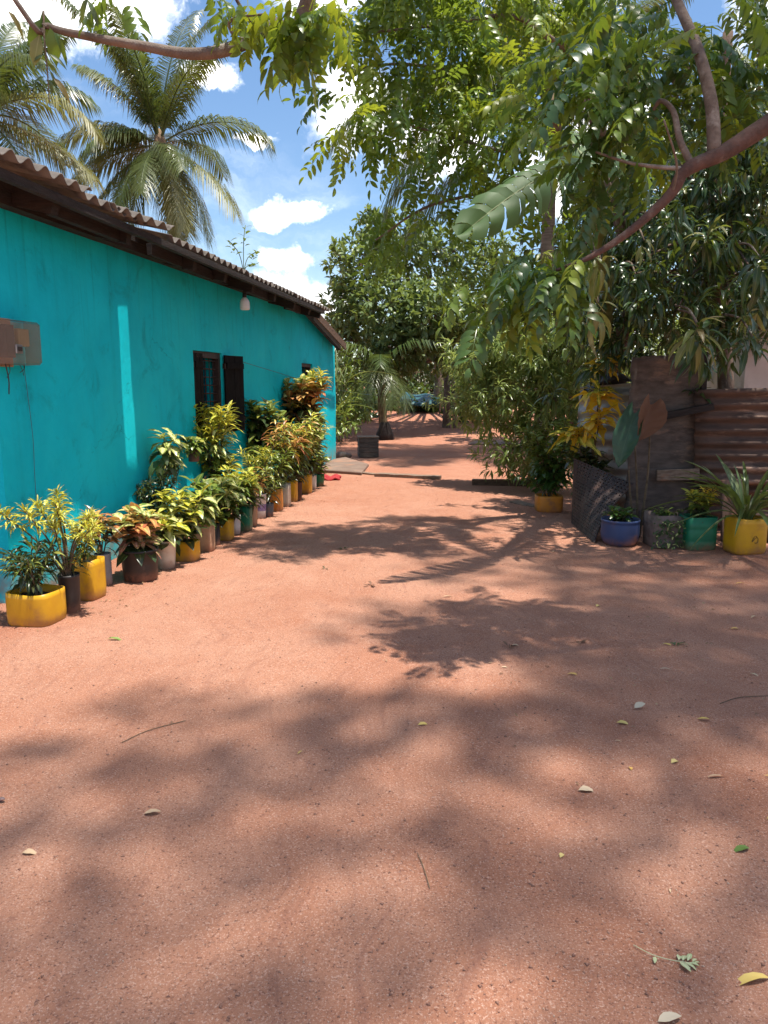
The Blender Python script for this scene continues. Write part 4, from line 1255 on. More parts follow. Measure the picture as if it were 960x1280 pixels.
# ------------------------------------------------------------------ right-hand fence of scrap panels
def panel(name, label, cat, bl, br, tr, tl, mat, th=0.014, nx=24, nz=24, disp=None, rag=0.0, parent=None):
    bl, br, tr, tl = map(Vector, (bl, br, tr, tl))
    c = (bl + br) / 2
    nrm = (br - bl).cross(tl - bl).normalized()
    V = []
    for j in range(nz + 1):
        for i in range(nx + 1):
            s, t_ = i / nx, j / nz
            p_ = (bl * (1 - s) + br * s) * (1 - t_) + (tl * (1 - s) + tr * s) * t_
            if rag:
                e = min(s, 1 - s, t_, 1 - t_)
                if e == 0:
                    p_ += Vector((R.uniform(-rag, rag), 0, R.uniform(-rag, rag)))
            if disp:
                p_ = p_ + nrm * disp(s, t_)
            V.append(p_ - c)
    F = [(j * (nx + 1) + i, j * (nx + 1) + i + 1, (j + 1) * (nx + 1) + i + 1, (j + 1) * (nx + 1) + i) for j in range(nz) for i in range(nx)]
    o = link(name, mesh(name, V, F, mat), None, c)
    md = o.modifiers.new('solid', 'SOLIDIFY')
    md.thickness = th
    md.offset = 0
    return tag(o, label, cat)


panel('plywood_screen', 'dark weathered plywood panel with a ragged edge behind the pots', 'screen', (2.539, 8.020, 0.084), (3.329, 8.020, 0.084), (3.300, 8.000, 1.856), (2.526, 8.000, 1.816), 'old_wood_panel', 0.02,
      18, 30, lambda s, t_: 0.010 * math.sin(s * 5 + t_ * 3) + 0.006 * math.sin(t_ * 31 + 3 * math.sin(s * 4)) + (0.03 * (1 - s) if s < 0.1 else 0), rag=0.016)
panel('corrugated_sheet', 'rusty brown corrugated iron sheet with ribs running level', 'iron sheet', (3.229, 7.930, 0.540), (4.999, 7.800, 0.499), (4.890, 7.800, 1.534), (3.165, 7.930, 1.494), 'rusty_iron', 0.004,
      12, 96, lambda s, t_: 0.018 * math.sin(t_ * 2 * math.pi * 7.5) + 0.012 * math.sin(s * 4))
panel('corrugated_sheet', 'dark rusty corrugated iron sheet standing on the ground behind the pots', 'iron sheet', (3.279, 8.090, -0.042), (5.199, 8.000, -0.215), (5.109, 8.000, 0.641), (3.234, 8.090, 0.648), 'rusty_iron', 0.004,
      12, 60, lambda s, t_: 0.018 * math.sin(t_ * 2 * math.pi * 6.0) + 0.01 * math.sin(s * 5))
panel('corrugated_sheet', 'pale grey corrugated iron sheet stained with rust behind the yellow croton', 'iron sheet', (2.320, 9.350, -0.008), (2.963, 8.900, 0.019), (2.907, 8.900, 1.568), (2.355, 9.350, 1.512), 'grey_iron', 0.004,
      12, 96, lambda s, t_: 0.016 * math.sin(t_ * 2 * math.pi * 9) + 0.02 * math.sin(s * 3))
def bar(name, label, cat, a, b, wd, ht, mat, bev=0.006, jit=0.006):
    a, b = Vector(a), Vector(b)
    c = (a + b) / 2
    o = MB().beam(a - c, b - c, wd, ht, up=(0, 0, 1) if abs((b - a).normalized().z) < 0.9 else (0, 1, 0), jit=jit).build(name, mat)
    o.location = c
    if bev:
        md = o.modifiers.new('bevel', 'BEVEL')
        md.width = bev
        md.segments = 2
    return tag(o, label, cat)


bar('timber_rail', 'dark timber rail nailed across the plywood panel and rusty sheet', 'timber', (2.770, 7.920, 1.210), (3.352, 7.880, 1.325), 0.05, 0.07, 'dark_timber')
bar('board_end', 'short pale board end nailed low on the plywood panel', 'board', (2.833, 7.930, 0.616), (3.260, 7.900, 0.636), 0.03, 0.115, 'grey_plank')
bar('fence_post', 'thin brown fence post between the plywood panel and rusty sheet', 'post', (3.341, 8.000, -0.094), (3.254, 7.970, 1.871), 0.05, 0.05, 'dark_timber')
bar('concrete_slab', 'upright grey concrete slab leaning behind the yellow jerrycan', 'slab', (3.498, 7.550, -0.001), (3.498, 7.650, 0.600), 0.24, 0.05, 'concrete')
bar('dark_crate', 'dark box standing under the rusty sheet behind the pots', 'box', (3.795, 7.500, -0.105), (4.234, 7.500, -0.105), 0.3, 0.5, 'black_plastic')
shed = thing('shed', 'grey rendered shed wall showing above the rusty sheet', 'shed', (5.653, 10.600, -0.217))
sh_x = shed.location.x
shed.location.z = 0
MB().box(-0.75, 2.6, 0, 2.4, -0.05, 2.28).build('wall', 'grey_render', shed)
MB().box(-0.9, 2.75, -0.15, 2.55, 2.285, 2.33).build('roof', 'rusty_iron', shed)
MB().box(-0.30, -0.20, -0.04, -0.002, 0.0, 2.27).build('corner_post', 'brown_board', shed)

# dark plastic thrown over the grey sheet
bs = MB()
pp = [Vector(p_) for p_ in ((2.366, 9.200, 1.475), (2.481, 9.150, 1.569), (2.636, 9.050, 1.642), (2.802, 8.950, 1.604))]
for i, p_ in enumerate(spline(pp, 4)):
    for j in range(7):
        t_ = j / 6
        bs.V.append(p_ + Vector((0.012 * math.sin(j * 2.1 + i), -0.16 + 0.32 * t_, 0.04 - 0.16 * abs(t_ - 0.5) - 0.10 * (t_ > 0.8) + 0.012 * math.sin(i * 1.7 + j))))
bs.F = [(i * 7 + j, i * 7 + j + 1, i * 7 + j + 8, i * 7 + j + 7) for i in range(12) for j in range(6)]
bo = bs.build('plastic_sheet', 'black_sheet', smooth=True)
bo.modifiers.new('solid', 'SOLIDIFY').thickness = 0.006
tag(bo, 'black plastic sheet draped over the grey corrugated iron', 'plastic sheet')

# perforated rubber mat leaning on the fence
mA, mB_, mC, mD = (Vector(p_) for p_ in ((2.101, 8.481, 0.000), (2.069, 7.427, 0.000), (2.575, 7.860, 0.524), (2.116, 8.550, 0.722)))
mat_o = MB()
NXm, NZm = 17, 20
def matp(s, t_):
    p_ = (mA * (1 - s) + mB_ * s) * (1 - t_) + (mD * (1 - s) + mC * s) * t_
    return p_ + Vector((0.10, -0.05, 0)) * (math.sin(math.pi * t_) * -0.55 * s) + Vector((0, 0, 0.012))


cen = (mA + mB_) / 2
for j in range(NZm):
    for i in range(NXm):
        s0, s1, t0_, t1 = i / NXm, (i + 1) / NXm, j / NZm, (j + 1) / NZm
        o_ = 0.5 / NXm * (j % 2) * 0.0
        k_ = 0.50 if (i % 6 and j % 7) else 0.68
        ds, dt = (s1 - s0) * k_ * 0.5 + (s1 - s0) * 0.05, (t1 - t0_) * k_ * 0.5 + (t1 - t0_) * 0.05
        out = [matp(s0, t0_), matp(s1, t0_), matp(s1, t1), matp(s0, t1)]
        inn = [matp(s0 + ds, t0_ + dt), matp(s1 - ds, t0_ + dt), matp(s1 - ds, t1 - dt), matp(s0 + ds, t1 - dt)]
        mat_o.add([v - cen for v in out + inn], [(0, 1, 5, 4), (1, 2, 6, 5), (2, 3, 7, 6), (3, 0, 4, 7)])
mo = mat_o.build('rubber_mat', 'rubber')
mo.location = cen
md = mo.modifiers.new('solid', 'SOLIDIFY')
md.thickness = 0.014
tag(mo, 'black perforated rubber mat leaning curled against the fence', 'rubber mat')

# pots along the fence
RG = 'potted plants along the scrap fence'
potted('potted_shrub', 'leafy dark green shrub in a small shaded yellow pot by the rubber mat', (2.037, 9.386, 0.322, 0.205), 'jerry', 'amber_plastic',
       [S(1.02, 0.42, 9, 44, 'ellip', ['ficus', 'ficus', 'ficus', 'croton_green'], 0.13, t0=0.12, elev=0.25, droop=0.25, stem_r=0.009),
        S(0.50, 0.50, 7, 30, 'ellip', ['ficus'], 0.12, t0=0.3, elev=0.1, droop=0.4)], depth=0.9, group=RG)
v8 = (2.351, 8.800, 0.083)
potted(C, 'tall golden yellow croton rising behind the rubber mat', (v8[0], 8.8, 0.26, 0.28), 'pail', 'black_plastic',
       [S(1.64, 0.03, 1, 15, 'oak', ['croton_gold'], 0.29, t0=0.93, elev=0.5, droop=0.2, stem_r=0.011, bias=(0.16, 0)),
        S(1.36, 0.04, 1, 21, 'oak', ['croton_gold', 'croton_gold', 'croton_yellow'], 0.31, t0=0.88, elev=0.35, droop=0.2, stem_r=0.010, bias=(0.05, -0.1)),
        S(1.08, 0.04, 1, 19, 'oak', ['croton_gold'], 0.30, t0=0.84, elev=0.35, droop=0.2, stem_r=0.010, bias=(0.08, -0.12)),
        S(0.92, 0.04, 1, 19, 'oak', ['croton_yellow', 'croton_gold'], 0.31, t0=0.82, elev=0.3, droop=0.2, stem_r=0.010, bias=(-0.17, -0.12)),
        S(0.60, 0.22, 6, 16, 'ovate', ['ficus', 'croton_dark'], 0.16, t0=0.2)], group=RG)
potted('potted_plant', 'dark drooping plant in a round muddy blue tub', (2.317, 7.405, 0.370, 0.254), 'tub', 'blue_plastic',
       [S(0.16, 0.16, 7, 12, 'ellip', ['croton_dark', 'ficus'], 0.09, t0=0.1, elev=0.3)], group=RG)
rp, po_, sz_ = potted('mossy_planter', 'square mossy stone planter with creeping leaves', (2.729, 7.347, 0.322, 0.314), 'box', 'stone',
       [S(0.12, 0.20, 8, 12, 'ellip', ['fern', 'ficus', 'croton_green'], 0.055, t0=0.1, elev=0.1, droop=0.4)], depth=0.95, rot=0.08, cut=0.03, group=RG)
fo = Foliage(rp)
cx_, cy_, cz_ = rp.location
for k in range(150):
    a = R.uniform(-0.16, 0.16)
    h_ = 0.02 + 0.26 * R.random()
    fo.add('ellip', R.choice(['fern', 'fern', 'croton_cream', 'ficus']), (cx_ + a, cy_ - 0.155 - R.random() * 0.03, cz_ + h_), (R.gauss(0, .6), -0.5, R.gauss(-0.2, .5)), (0, -0.6, 1), R.uniform(0.03, 0.06))
fo.finish(parts=120, min_px=5.0, rest='leaf_mass')
potted(C, 'low yellow-tipped croton in a square green container', (3.000, 7.223, 0.287, 0.317), 'box', 'green_plastic',
       [S(0.30, 0.15, 5, 16, 'ellip', ['croton_dark', 'croton_green', 'croton_yellow'], 0.12, t0=0.1, elev=0.4, bias=(-0.02, 0)), S(0.33, 0.10, 2, 16, 'narrow', ['croton_yellow', 'croton_gold'], 0.10, t0=0.6, bias=(0.08, 0))], depth=0.9, rot=0.1, group=RG)
x_, y_, w_, h_ = (3.367, 7.033, 0.323, 0.338)
rl, po_, sz_ = potted('potted_lily', 'arching strap-leaved lily in a worn yellow jerrycan', (x_, y_, w_, h_), 'jerry', 'yellow_plastic', [], depth=0.85, rot=0.16, cut=0.01, group=RG)
fo = Foliage(rl)
lb = np.array(rl.location) + (0, 0, sz_)
for k in range(56):
    a = k * 2.4 + R.uniform(-0.3, 0.3)
    e = R.uniform(0.6, 3.0)
    fo.add('strap', 'strap_leaf', lb + (0.04 * math.cos(a), 0.04 * math.sin(a), 0), (math.cos(a), math.sin(a), e), (math.cos(a) * 0.3, math.sin(a) * 0.3, 1), R.uniform(0.4, 0.85))
fo.finish(parts=100, min_px=6)
# inked mark on the jerrycan's face
mk = MB()
fy = -w_ * 0.85 / 2 * 1.0
loop = [(0.028 * math.cos(t_ * 0.55) + 0.004 * t_ * 0.3, fy - 0.002, h_ * 0.48 + 0.024 * math.sin(t_ * 0.8) - 0.002 * t_) for t_ in range(16)]
cR, sR = math.cos(0.16), math.sin(0.16)
mk.tube([(p_[0] * cR - p_[1] * sR, p_[0] * sR + p_[1] * cR, p_[2]) for p_ in loop], 0.0022, 5)
mk.build('ink_mark', 'print_dark', rl, smooth=True)

# giant-leaved plant: one green leaf, one dead leaf
def big_leaf(L, Wd, mat, cup=0.2, seed=0):
    rr = random.Random(seed)
    n, k = 16, 5
    V, T, rb = [], [], []
    for i in range(n + 1):
        t_ = i / n
        w_ = Wd / 2 * (math.sin(math.pi * min(1, 0.10 + 0.90 * t_)) ** 0.75) * (1 - 0.12 * t_)
        if i == n:
            w_ = 0.002
        for j in range(-k, k + 1):
            s = j / k
            back_ = -0.22 * L * abs(s) ** 1.6 * max(0, 1 - t_ * 3.0)
            V.append((s * w_, t_ * L + back_, cup * w_ * abs(s) ** 1.5 - 0.18 * L * t_ * t_ + 0.010 * math.sin(i * 2.2 + abs(j) * 0.9) * abs(s) + rr.uniform(-0.004, 0.004)))
            rb.append(min(1, abs(s) * 1.2))
    m_ = 2 * k + 1
    for i in range(n):
        for j in range(2 * k):
            a = i * m_ + j
            T += [(a, a + 1, a + m_ + 1), (a, a + m_ + 1, a + m_)]
    return tri_mesh('leaf', V, T, mat, np.zeros(len(V)), rb)


alo = thing('giant_taro', 'giant taro with one green and one withered leaf behind the blue tub', 'plant', (2.596, 7.720, 0.056))
alo.location.z = 0
def put_leaf(root, me_, base, tip, up, name='leaf'):
    d = Vector(tip) - Vector(base)
    A = frame(d, up)
    M = Matrix.Identity(4)
    for a in range(3):
        for b_ in range(3):
            M[a][b_] = A[a, b_]
        M[a][3] = base[a] - root.location[a]
    return link(name, me_, root, mat4=M)


put_leaf(alo, big_leaf(0.54, 0.27, 'alocasia', 0.35, 1), (2.460, 7.600, 1.263), (2.266, 7.450, 0.782), (-0.45, -0.8, 0.3))
put_leaf(alo, big_leaf(0.38, 0.30, 'dead_brown', 0.9, 2), (2.612, 7.600, 1.349), (2.485, 7.420, 1.002), (0.2, -0.9, 0.4))
for a, m_, b_ in (((2.596, 7.720, 0.056), (2.545, 7.680, 0.597), (2.449, 7.620, 1.278)), ((2.612, 7.720, 0.056), (2.646, 7.660, 0.680), (2.620, 7.620, 1.333)), ((2.571, 7.720, 0.056), (2.496, 7.700, 0.431), (2.460, 7.680, 0.694))):
    pth = spline([(a[0], a[1], 0.0), m_, b_], 6)
    MB().tube(pth, lerp_r(0.015, 0.006, len(pth)), 7).build('leaf_stalk', 'stem', alo, world=True, smooth=True)

# ------------------------------------------------------------------ trees
def limb(root, pts, r0, r1, mat, name='branch', n=8, sub=6, p=1.0):
    path = spline(pts, sub)
    MB().tube(path, lerp_r(r0, r1, len(path), p), n).build(name, mat, root, world=True, smooth=True)
    return path


def twigs(root, c, P, step, r0, mat, maxn=60):
    """thin branches from a clump's centre to some of its sprays, joined into one part"""
    m_ = MB()
    c = Vector(c)
    for q in P[::step][:maxn]:
        q = Vector(q)
        mid_ = c.lerp(q, 0.5) + Vector((R.gauss(0, .05), R.gauss(0, .05), R.gauss(0.03, .05))) * (q - c).length
        m_.tube(spline([c, mid_, q], 3), lerp_r(r0, r0 * 0.3, 7), 4, caps=False)
    if m_.V:
        m_.build('twigs', mat, root, world=True, smooth=True)


# --- near pinnate-leaved tree: trunk beside the yard on the right, limbs reaching over it
tA = thing('pinnate_tree', 'spreading tree with feathery leaves and a bare forked limb over the yard', 'tree', (3.35, 3.9, 0.0))
fA = Foliage(tA)
limb(tA, [(3.35, 3.9, -0.1), (3.32, 3.9, 1.2), (3.15, 4.0, 2.6), (3.2, 4.1, 4.0), (3.1, 4.2, 5.6), (2.9, 4.4, 7.4), (3.0, 4.3, 10.0), (3.6, 3.9, 13.2)], 0.17, 0.03, 'red_bark', 'trunk', 12)
limb(tA, [(3.17, 4.05, 3.25), (2.454, 4.250, 3.171), (1.964, 4.200, 2.861), (1.728, 4.150, 2.713), (1.523, 4.100, 2.615), (1.450, 4.100, 2.497), (1.265, 4.100, 2.327), (1.066, 4.100, 2.197), (0.885, 4.100, 2.126)], 0.070, 0.008, 'red_bark', n=9, p=0.8)
limb(tA, [(1.679, 4.150, 2.705), (1.667, 4.200, 2.957), (1.632, 4.300, 3.221), (1.550, 4.400, 3.492), (1.449, 4.600, 3.896), (1.272, 4.900, 4.418)], 0.036, 0.018, 'grey_bark', n=9)
limb(tA, [(1.555, 4.100, 2.627), (1.500, 4.150, 2.770), (1.477, 4.200, 2.919), (1.426, 4.250, 2.989), (1.400, 4.300, 2.951)], 0.020, 0.010, 'grey_bark')
limb(tA, [(1.531, 4.100, 2.619), (1.390, 4.100, 2.627), (1.257, 4.200, 2.676), (1.116, 4.300, 2.755)], 0.013, 0.006, 'grey_bark')
limb(tA, [(1.459, 4.100, 2.489), (1.437, 4.000, 2.615), (1.328, 3.900, 2.786)], 0.008, 0.004, 'grey_bark')
# overhead limbs and the one that dips into view at the top
limb(tA, [(3.2, 4.1, 4.3), (3.2, 2.2, 4.7), (2.3, 0.7, 4.4), (1.0, 0.5, 3.6), (0.06, 0.95, 2.55), (-0.115, 1.270, 2.119), (-0.165, 1.237, 2.074), (-0.217, 1.204, 2.029), (-0.276, 1.195, 2.017), (-0.344, 1.195, 2.027), (-0.423, 1.195, 2.040), (-0.473, 1.179, 2.047), (-0.508, 1.162, 2.071), (-0.72, 1.10, 2.45)], 0.026, 0.0025, 'grey_bark', n=9, p=0.55)
limb(tA, [(-0.186, 1.228, 2.062), (-0.202, 1.220, 2.080), (-0.220, 1.220, 2.112), (-0.246, 1.245, 2.174)], 0.0037, 0.0017, 'red_bark')
limb(tA, [(-0.208, 1.204, 2.033), (-0.221, 1.195, 2.054), (-0.207, 1.179, 2.058), (-0.166, 1.162, 2.055)], 0.003, 0.0015, 'grey_bark')
for pts in ([(2.9, 4.4, 8.6), (2.7, 3.0, 12.0), (2.4, 1.8, 14.2), (2.2, 1.2, 15.0)], [(2.95, 4.4, 9.2), (4.2, 4.7, 12.6), (5.6, 4.8, 15.0)], [(2.9, 4.4, 8.2), (3.9, 3.2, 12.0), (4.9, 2.0, 15.0)]):
    limb(tA, pts, 0.05, 0.015, 'grey_bark')
# sprays on the limbs in view: (pixel-free) points along them with the direction the leaves hang
def sprays(fol, kind, mat, pts, n, L, spread=0.12, away=(0, 0, 0), droop=0.5, near=None):
    for p_ in pts:
        for k in range(n):
            q = np.array(p_) + rng.normal(size=3) * spread * np.array((1, 1, 0.8))
            d = np.array((R.gauss(0, 1), R.gauss(0, 0.8), R.gauss(0.1, 0.5))) + away
            d[2] -= droop * 0.6
            fol.add(kind, R.choice(mat), q, d, (R.gauss(0, .25), R.gauss(0, .25), 1), L * R.uniform(0.75, 1.15))


PM = ['pinnate', 'pinnate_dark', 'pinnate_dark', 'pinnate', 'pinnate_dark', 'pinnate_young']
sprays(fA, 'pinnate', ['pinnate_young', 'pinnate'], [(-0.089, 1.195, 2.077), (-0.110, 1.162, 2.073), (-0.073, 1.237, 2.079)], 7, 0.105, 0.018, (-0.9, 0, -0.5), 0.8)
sprays(fA, 'pinnate', ['pinnate_young'], [(-0.202, 1.179, 2.074), (-0.170, 1.162, 2.061)], 3, 0.07, 0.011, (-0.1, 0, -0.5), 0.7)
sprays(fA, 'pinnate', ['pinnate'], [(-0.247, 1.195, 2.110), (-0.396, 1.195, 2.117)], 3, 0.07, 0.018, (0, 0, -0.6), 0.8)
sprays(fA, 'pinnate', PM, [(1.076, 4.400, 3.299), (1.188, 4.400, 3.182), (1.045, 4.600, 3.174), (1.291, 4.300, 3.029), (1.107, 4.300, 2.951)], 13, 0.32, 0.17, (-0.5, 0, -0.3), 0.5)
sprays(fA, 'pinnate', PM, [(1.936, 4.600, 3.459), (1.822, 4.500, 3.219), (1.936, 4.400, 3.103), (2.052, 4.600, 3.378), (1.748, 4.700, 3.230), (1.906, 4.400, 2.944)], 11, 0.32, 0.18, (0.1, 0, -0.2), 0.4)
sprays(fA, 'pinnate', PM, [(1.166, 4.400, 2.722), (1.315, 4.400, 2.783), (0.810, 4.300, 2.188), (0.713, 4.300, 2.104), (0.811, 4.200, 2.091)], 10, 0.30, 0.14, (-0.5, 0, -0.4), 0.6)
sprays(fA, 'pinnate', PM, [(0.906, 4.100, 2.098), (0.815, 4.200, 1.977), (0.926, 4.200, 2.173), (1.109, 4.300, 2.434)], 8, 0.29, 0.08, (-0.5, 0.1, -0.5), 0.6)
sprays(fA, 'pinnate', PM, [(1.612, 4.800, 3.458), (1.510, 4.800, 3.626), (1.325, 4.800, 3.668), (1.759, 4.900, 3.191)], 11, 0.32, 0.2, (-0.2, 0, -0.1), 0.4)
# unseen crown added above the picture: flat leaf layers shaped to shade the yard
def shade_layer(fol, x0, x1, y0, y1, z, n, L, thick=0.5):
    nx_ = max(int(math.sqrt(n * (x1 - x0) / (y1 - y0))), 1)
    ny_ = max(int(n / nx_), 1)
    gx, gy = np.meshgrid(np.arange(nx_), np.arange(ny_))
    P = np.stack([x0 + (gx.ravel() + rng.random(nx_ * ny_)) / nx_ * (x1 - x0), y0 + (gy.ravel() + rng.random(nx_ * ny_)) / ny_ * (y1 - y0), z + rng.normal(size=nx_ * ny_) * thick], 1)
    D = unit(len(P)) * (1, 1, 0.5) - (0, 0, 0.15)
    fol.add('pinnate', 'pinnate', P, D, np.array((0, 0, 1.0)) + rng.normal(size=P.shape) * 0.3, L * rng.uniform(0.75, 1.15, len(P)))


for x0, x1, y0, y1, n in ((1.2, 5.8, 0.2, 1.9, 760), (1.6, 2.9, 1.9, 2.4, 60), (2.9, 6.2, 1.9, 2.4, 380), (4.0, 7.2, 2.3, 3.1, 1000), (4.5, 6.8, 3.1, 4.0, 520), (2.9, 4.5, 3.1, 4.1, 150), (4.4, 7.4, 4.0, 5.9, 1000), (5.8, 8.0, 2.6, 4.4, 520), (3.4, 4.4, 4.6, 5.8, 90)):
    shade_layer(fA, x0, x1, y0, y1, 15.0, n, 0.26)
fA.finish(300, 10)
# thin hanging twig at the end of the dipping limb
tw = MB().tube(spline([(-0.478, 1.179, 2.066), (-0.476, 1.171, 2.026), (-0.475, 1.171, 1.984), (-0.475, 1.171, 1.944)], 5), lerp_r(0.0018, 0.0007, 16), 5).build('twig', 'stem', tA, world=True, smooth=True)
fT = Foliage(tA)
for (px_, d_, m_, L_) in (((-0.480, 1.179, 2.070), (0.1, 0.2, -1), 'pinnate', .11), ((-0.479, 1.179, 2.060), (-0.5, 0, -1), 'pinnate', .11), ((-0.483, 1.174, 2.037), (-0.25, 0, -1), 'mango_young', .10), ((-0.469, 1.174, 2.046), (0.15, 0, -1), 'pinnate', .11),
                          ((-0.465, 1.174, 2.039), (0.5, 0, -0.8), 'pinnate', .09), ((-0.472, 1.171, 2.009), (0.9, 0, -0.7), 'fern', .07), ((-0.476, 1.171, 2.007), (-0.9, 0, -0.4), 'fern', .05), ((-0.477, 1.171, 1.995), (-0.9, 0, -0.4), 'fern', .055),
                          ((-0.472, 1.171, 1.988), (0.4, 0, -1), 'fern', .05), ((-0.470, 1.171, 1.980), (0.8, 0, -0.9), 'mango_young', .09), ((-0.477, 1.171, 1.979), (-0.9, 0, -0.35), 'fern', .06), ((-0.472, 1.171, 1.976), (0.1, 0, -1), 'fern', .05),
                          ((-0.526, 1.171, 2.065), (0.7, 0, -0.8), 'mango_young', .08), ((-0.420, 1.189, 2.089), (0.4, 0, -1), 'fern', .09), ((-0.415, 1.189, 2.091), (-0.7, 0, -1), 'fern', .09)):
    fT.add('lance' if L_ < .1 else 'ellip', m_, px_, d_, (0.3, -0.8, 0.4), L_ * 0.47)
fT.finish(40, 3)

# --- second pinnate tree, yellower, standing behind the fence
tB = thing('pinnate_tree', 'slender yellow-green tree rising behind the grey iron sheet', 'tree', (3.211, 10.824, 0.000))
fB = Foliage(tB)
bx, by, _ = tB.location
limb(tB, [(bx, by, -0.1), (2.748, 9.400, 1.645), (2.819, 9.300, 2.110), (2.846, 9.100, 2.546), (2.524, 8.800, 3.525), (2.164, 8.500, 4.320), (1.991, 8.300, 4.849), (1.814, 8.200, 5.663)], 0.105, 0.05, 'red_bark', 'trunk', 10)
limb(tB, [(2.257, 8.500, 4.088), (2.067, 8.200, 4.679), (1.829, 8.000, 4.673), (1.569, 7.800, 4.719), (1.159, 7.600, 4.838), (0.565, 7.400, 4.687), (-0.069, 7.200, 4.539)], 0.05, 0.010, 'grey_bark')
limb(tB, [(2.317, 8.600, 3.960), (2.053, 8.300, 4.330), (1.708, 8.000, 4.215), (1.183, 7.600, 3.958), (0.643, 7.400, 4.261), (0.139, 7.200, 4.284), (-0.342, 7.100, 4.183)], 0.04, 0.008, 'grey_bark')
limb(tB, [(2.662, 8.900, 3.126), (2.136, 8.400, 3.981), (1.629, 7.900, 3.654), (0.901, 7.600, 3.327), (0.372, 7.500, 3.162), (-0.074, 7.400, 2.860)], 0.035, 0.007, 'grey_bark')
limb(tB, [(2.158, 8.500, 4.088), (1.720, 8.000, 3.902), (1.175, 7.500, 3.651), (0.562, 7.200, 3.700), (0.068, 7.000, 3.768)], 0.03, 0.007, 'grey_bark')
bl = [(-0.054, 7.000, 4.425), (-0.095, 7.000, 3.989), (0.138, 7.200, 4.412), (0.174, 7.200, 4.091), (0.566, 7.400, 4.622), (0.572, 7.400, 4.162), (1.021, 7.600, 4.571), (1.003, 7.400, 4.095), (0.054, 6.900, 3.642), (0.352, 7.200, 3.634), (0.704, 7.200, 3.634), (1.158, 7.400, 3.691), (0.069, 7.200, 4.677), (-0.122, 7.100, 4.572), (0.343, 7.200, 4.696), (0.845, 7.400, 4.816), (1.304, 7.600, 4.838), (1.572, 7.800, 4.650)]
for c_ in bl:
    clump_leaves(fB, 'pinnate_s', R.choice(['pinnate', 'pinnate', 'pinnate_young']), c_, (0.42, 0.5, 0.30), 32, 0.36, per=5, droop=0.45, twig=0.3)
for c_ in ((0.146, 7.400, 3.280), (0.505, 7.300, 3.188), (0.881, 7.400, 3.071), (0.443, 7.400, 2.860), (0.813, 7.400, 2.789), (1.171, 7.400, 3.210), (0.000, 7.400, 3.001), (0.960, 7.000, 3.511), (1.160, 7.000, 3.704), (0.920, 7.000, 3.768), (1.087, 7.000, 3.894)):
    clump_leaves(fB, 'pinnate_s', R.choice(['pinnate', 'pinnate_young']), c_, (0.34, 0.4, 0.22), 16, 0.36, per=5, droop=0.5, twig=0.3)
for c_ in ((1.145, 7.600, 5.362), (0.417, 7.400, 5.387), (1.910, 7.800, 5.462), (-0.068, 7.200, 5.222)):
    clump_leaves(fB, 'pinnate_s', 'pinnate', c_, (0.7, 0.8, 0.5), 50, 0.44, per=5, droop=0.4, twig=0.3)
fB.finish(300, 8)

# --- mango tree behind the rusty sheet, its leaves hanging over the fence
tM = thing('mango_tree', 'dark mango tree with long drooping leaves hanging over the fence', 'tree', (4.638, 10.289, 0.000))
fM = Foliage(tM)
mx_, my_, _ = tM.location
limb(tM, [(mx_, my_, -0.1), (3.941, 8.900, 1.187), (3.817, 8.800, 1.904), (3.668, 8.700, 2.502), (3.516, 8.600, 3.073), (3.491, 8.500, 4.010), (3.496, 8.500, 5.078)], 0.10, 0.05, 'bark', 'trunk', 10)
mango_c = []
for c_ in ((2.552, 9.200, 3.528), (2.825, 8.400, 3.435), (3.081, 7.800, 3.373), (3.458, 7.600, 3.255), (2.485, 9.200, 3.003), (2.509, 7.600, 2.750), (2.848, 7.300, 2.703), (3.283, 7.200, 2.618), (2.694, 8.600, 2.407), (2.692, 7.200, 2.268), (3.082, 7.000, 2.179), (3.406, 7.000, 2.110),
           (2.375, 9.400, 2.487), (2.123, 9.600, 2.788), (2.821, 8.000, 3.792), (3.204, 7.800, 3.807), (3.536, 7.600, 3.679), (3.662, 7.200, 2.825), (3.815, 7.600, 3.468), (2.350, 8.900, 2.174), (2.629, 8.600, 1.982), (2.919, 8.200, 2.044), (3.108, 8.600, 2.742), (2.646, 8.800, 2.855), (3.378, 8.000, 2.581), (3.653, 7.800, 2.480), (3.167, 8.400, 3.277)):
    mango_c.append(c_)
    limb(tM, [(3.668, 8.700, 2.502), tuple((Vector((3.577, 8.600, 2.825)) + Vector(c_)) / 2 + Vector((0, 0, 0.15))), c_], 0.025, 0.008, 'bark', n=6, sub=4)
    for k in range(17):
        q = np.array(c_) + rng.normal(size=3) * (0.30, 0.30, 0.23)
        ax = np.array((R.gauss(0, .6), R.gauss(-0.4, .5), R.gauss(0.0, .5)))
        whorl(fM, 'mango', 'mango' if R.random() > 0.06 else 'mango_young', q, ax, R.randint(9, 14), R.uniform(0.19, 0.27), 0.15, 0.55, 0.22)
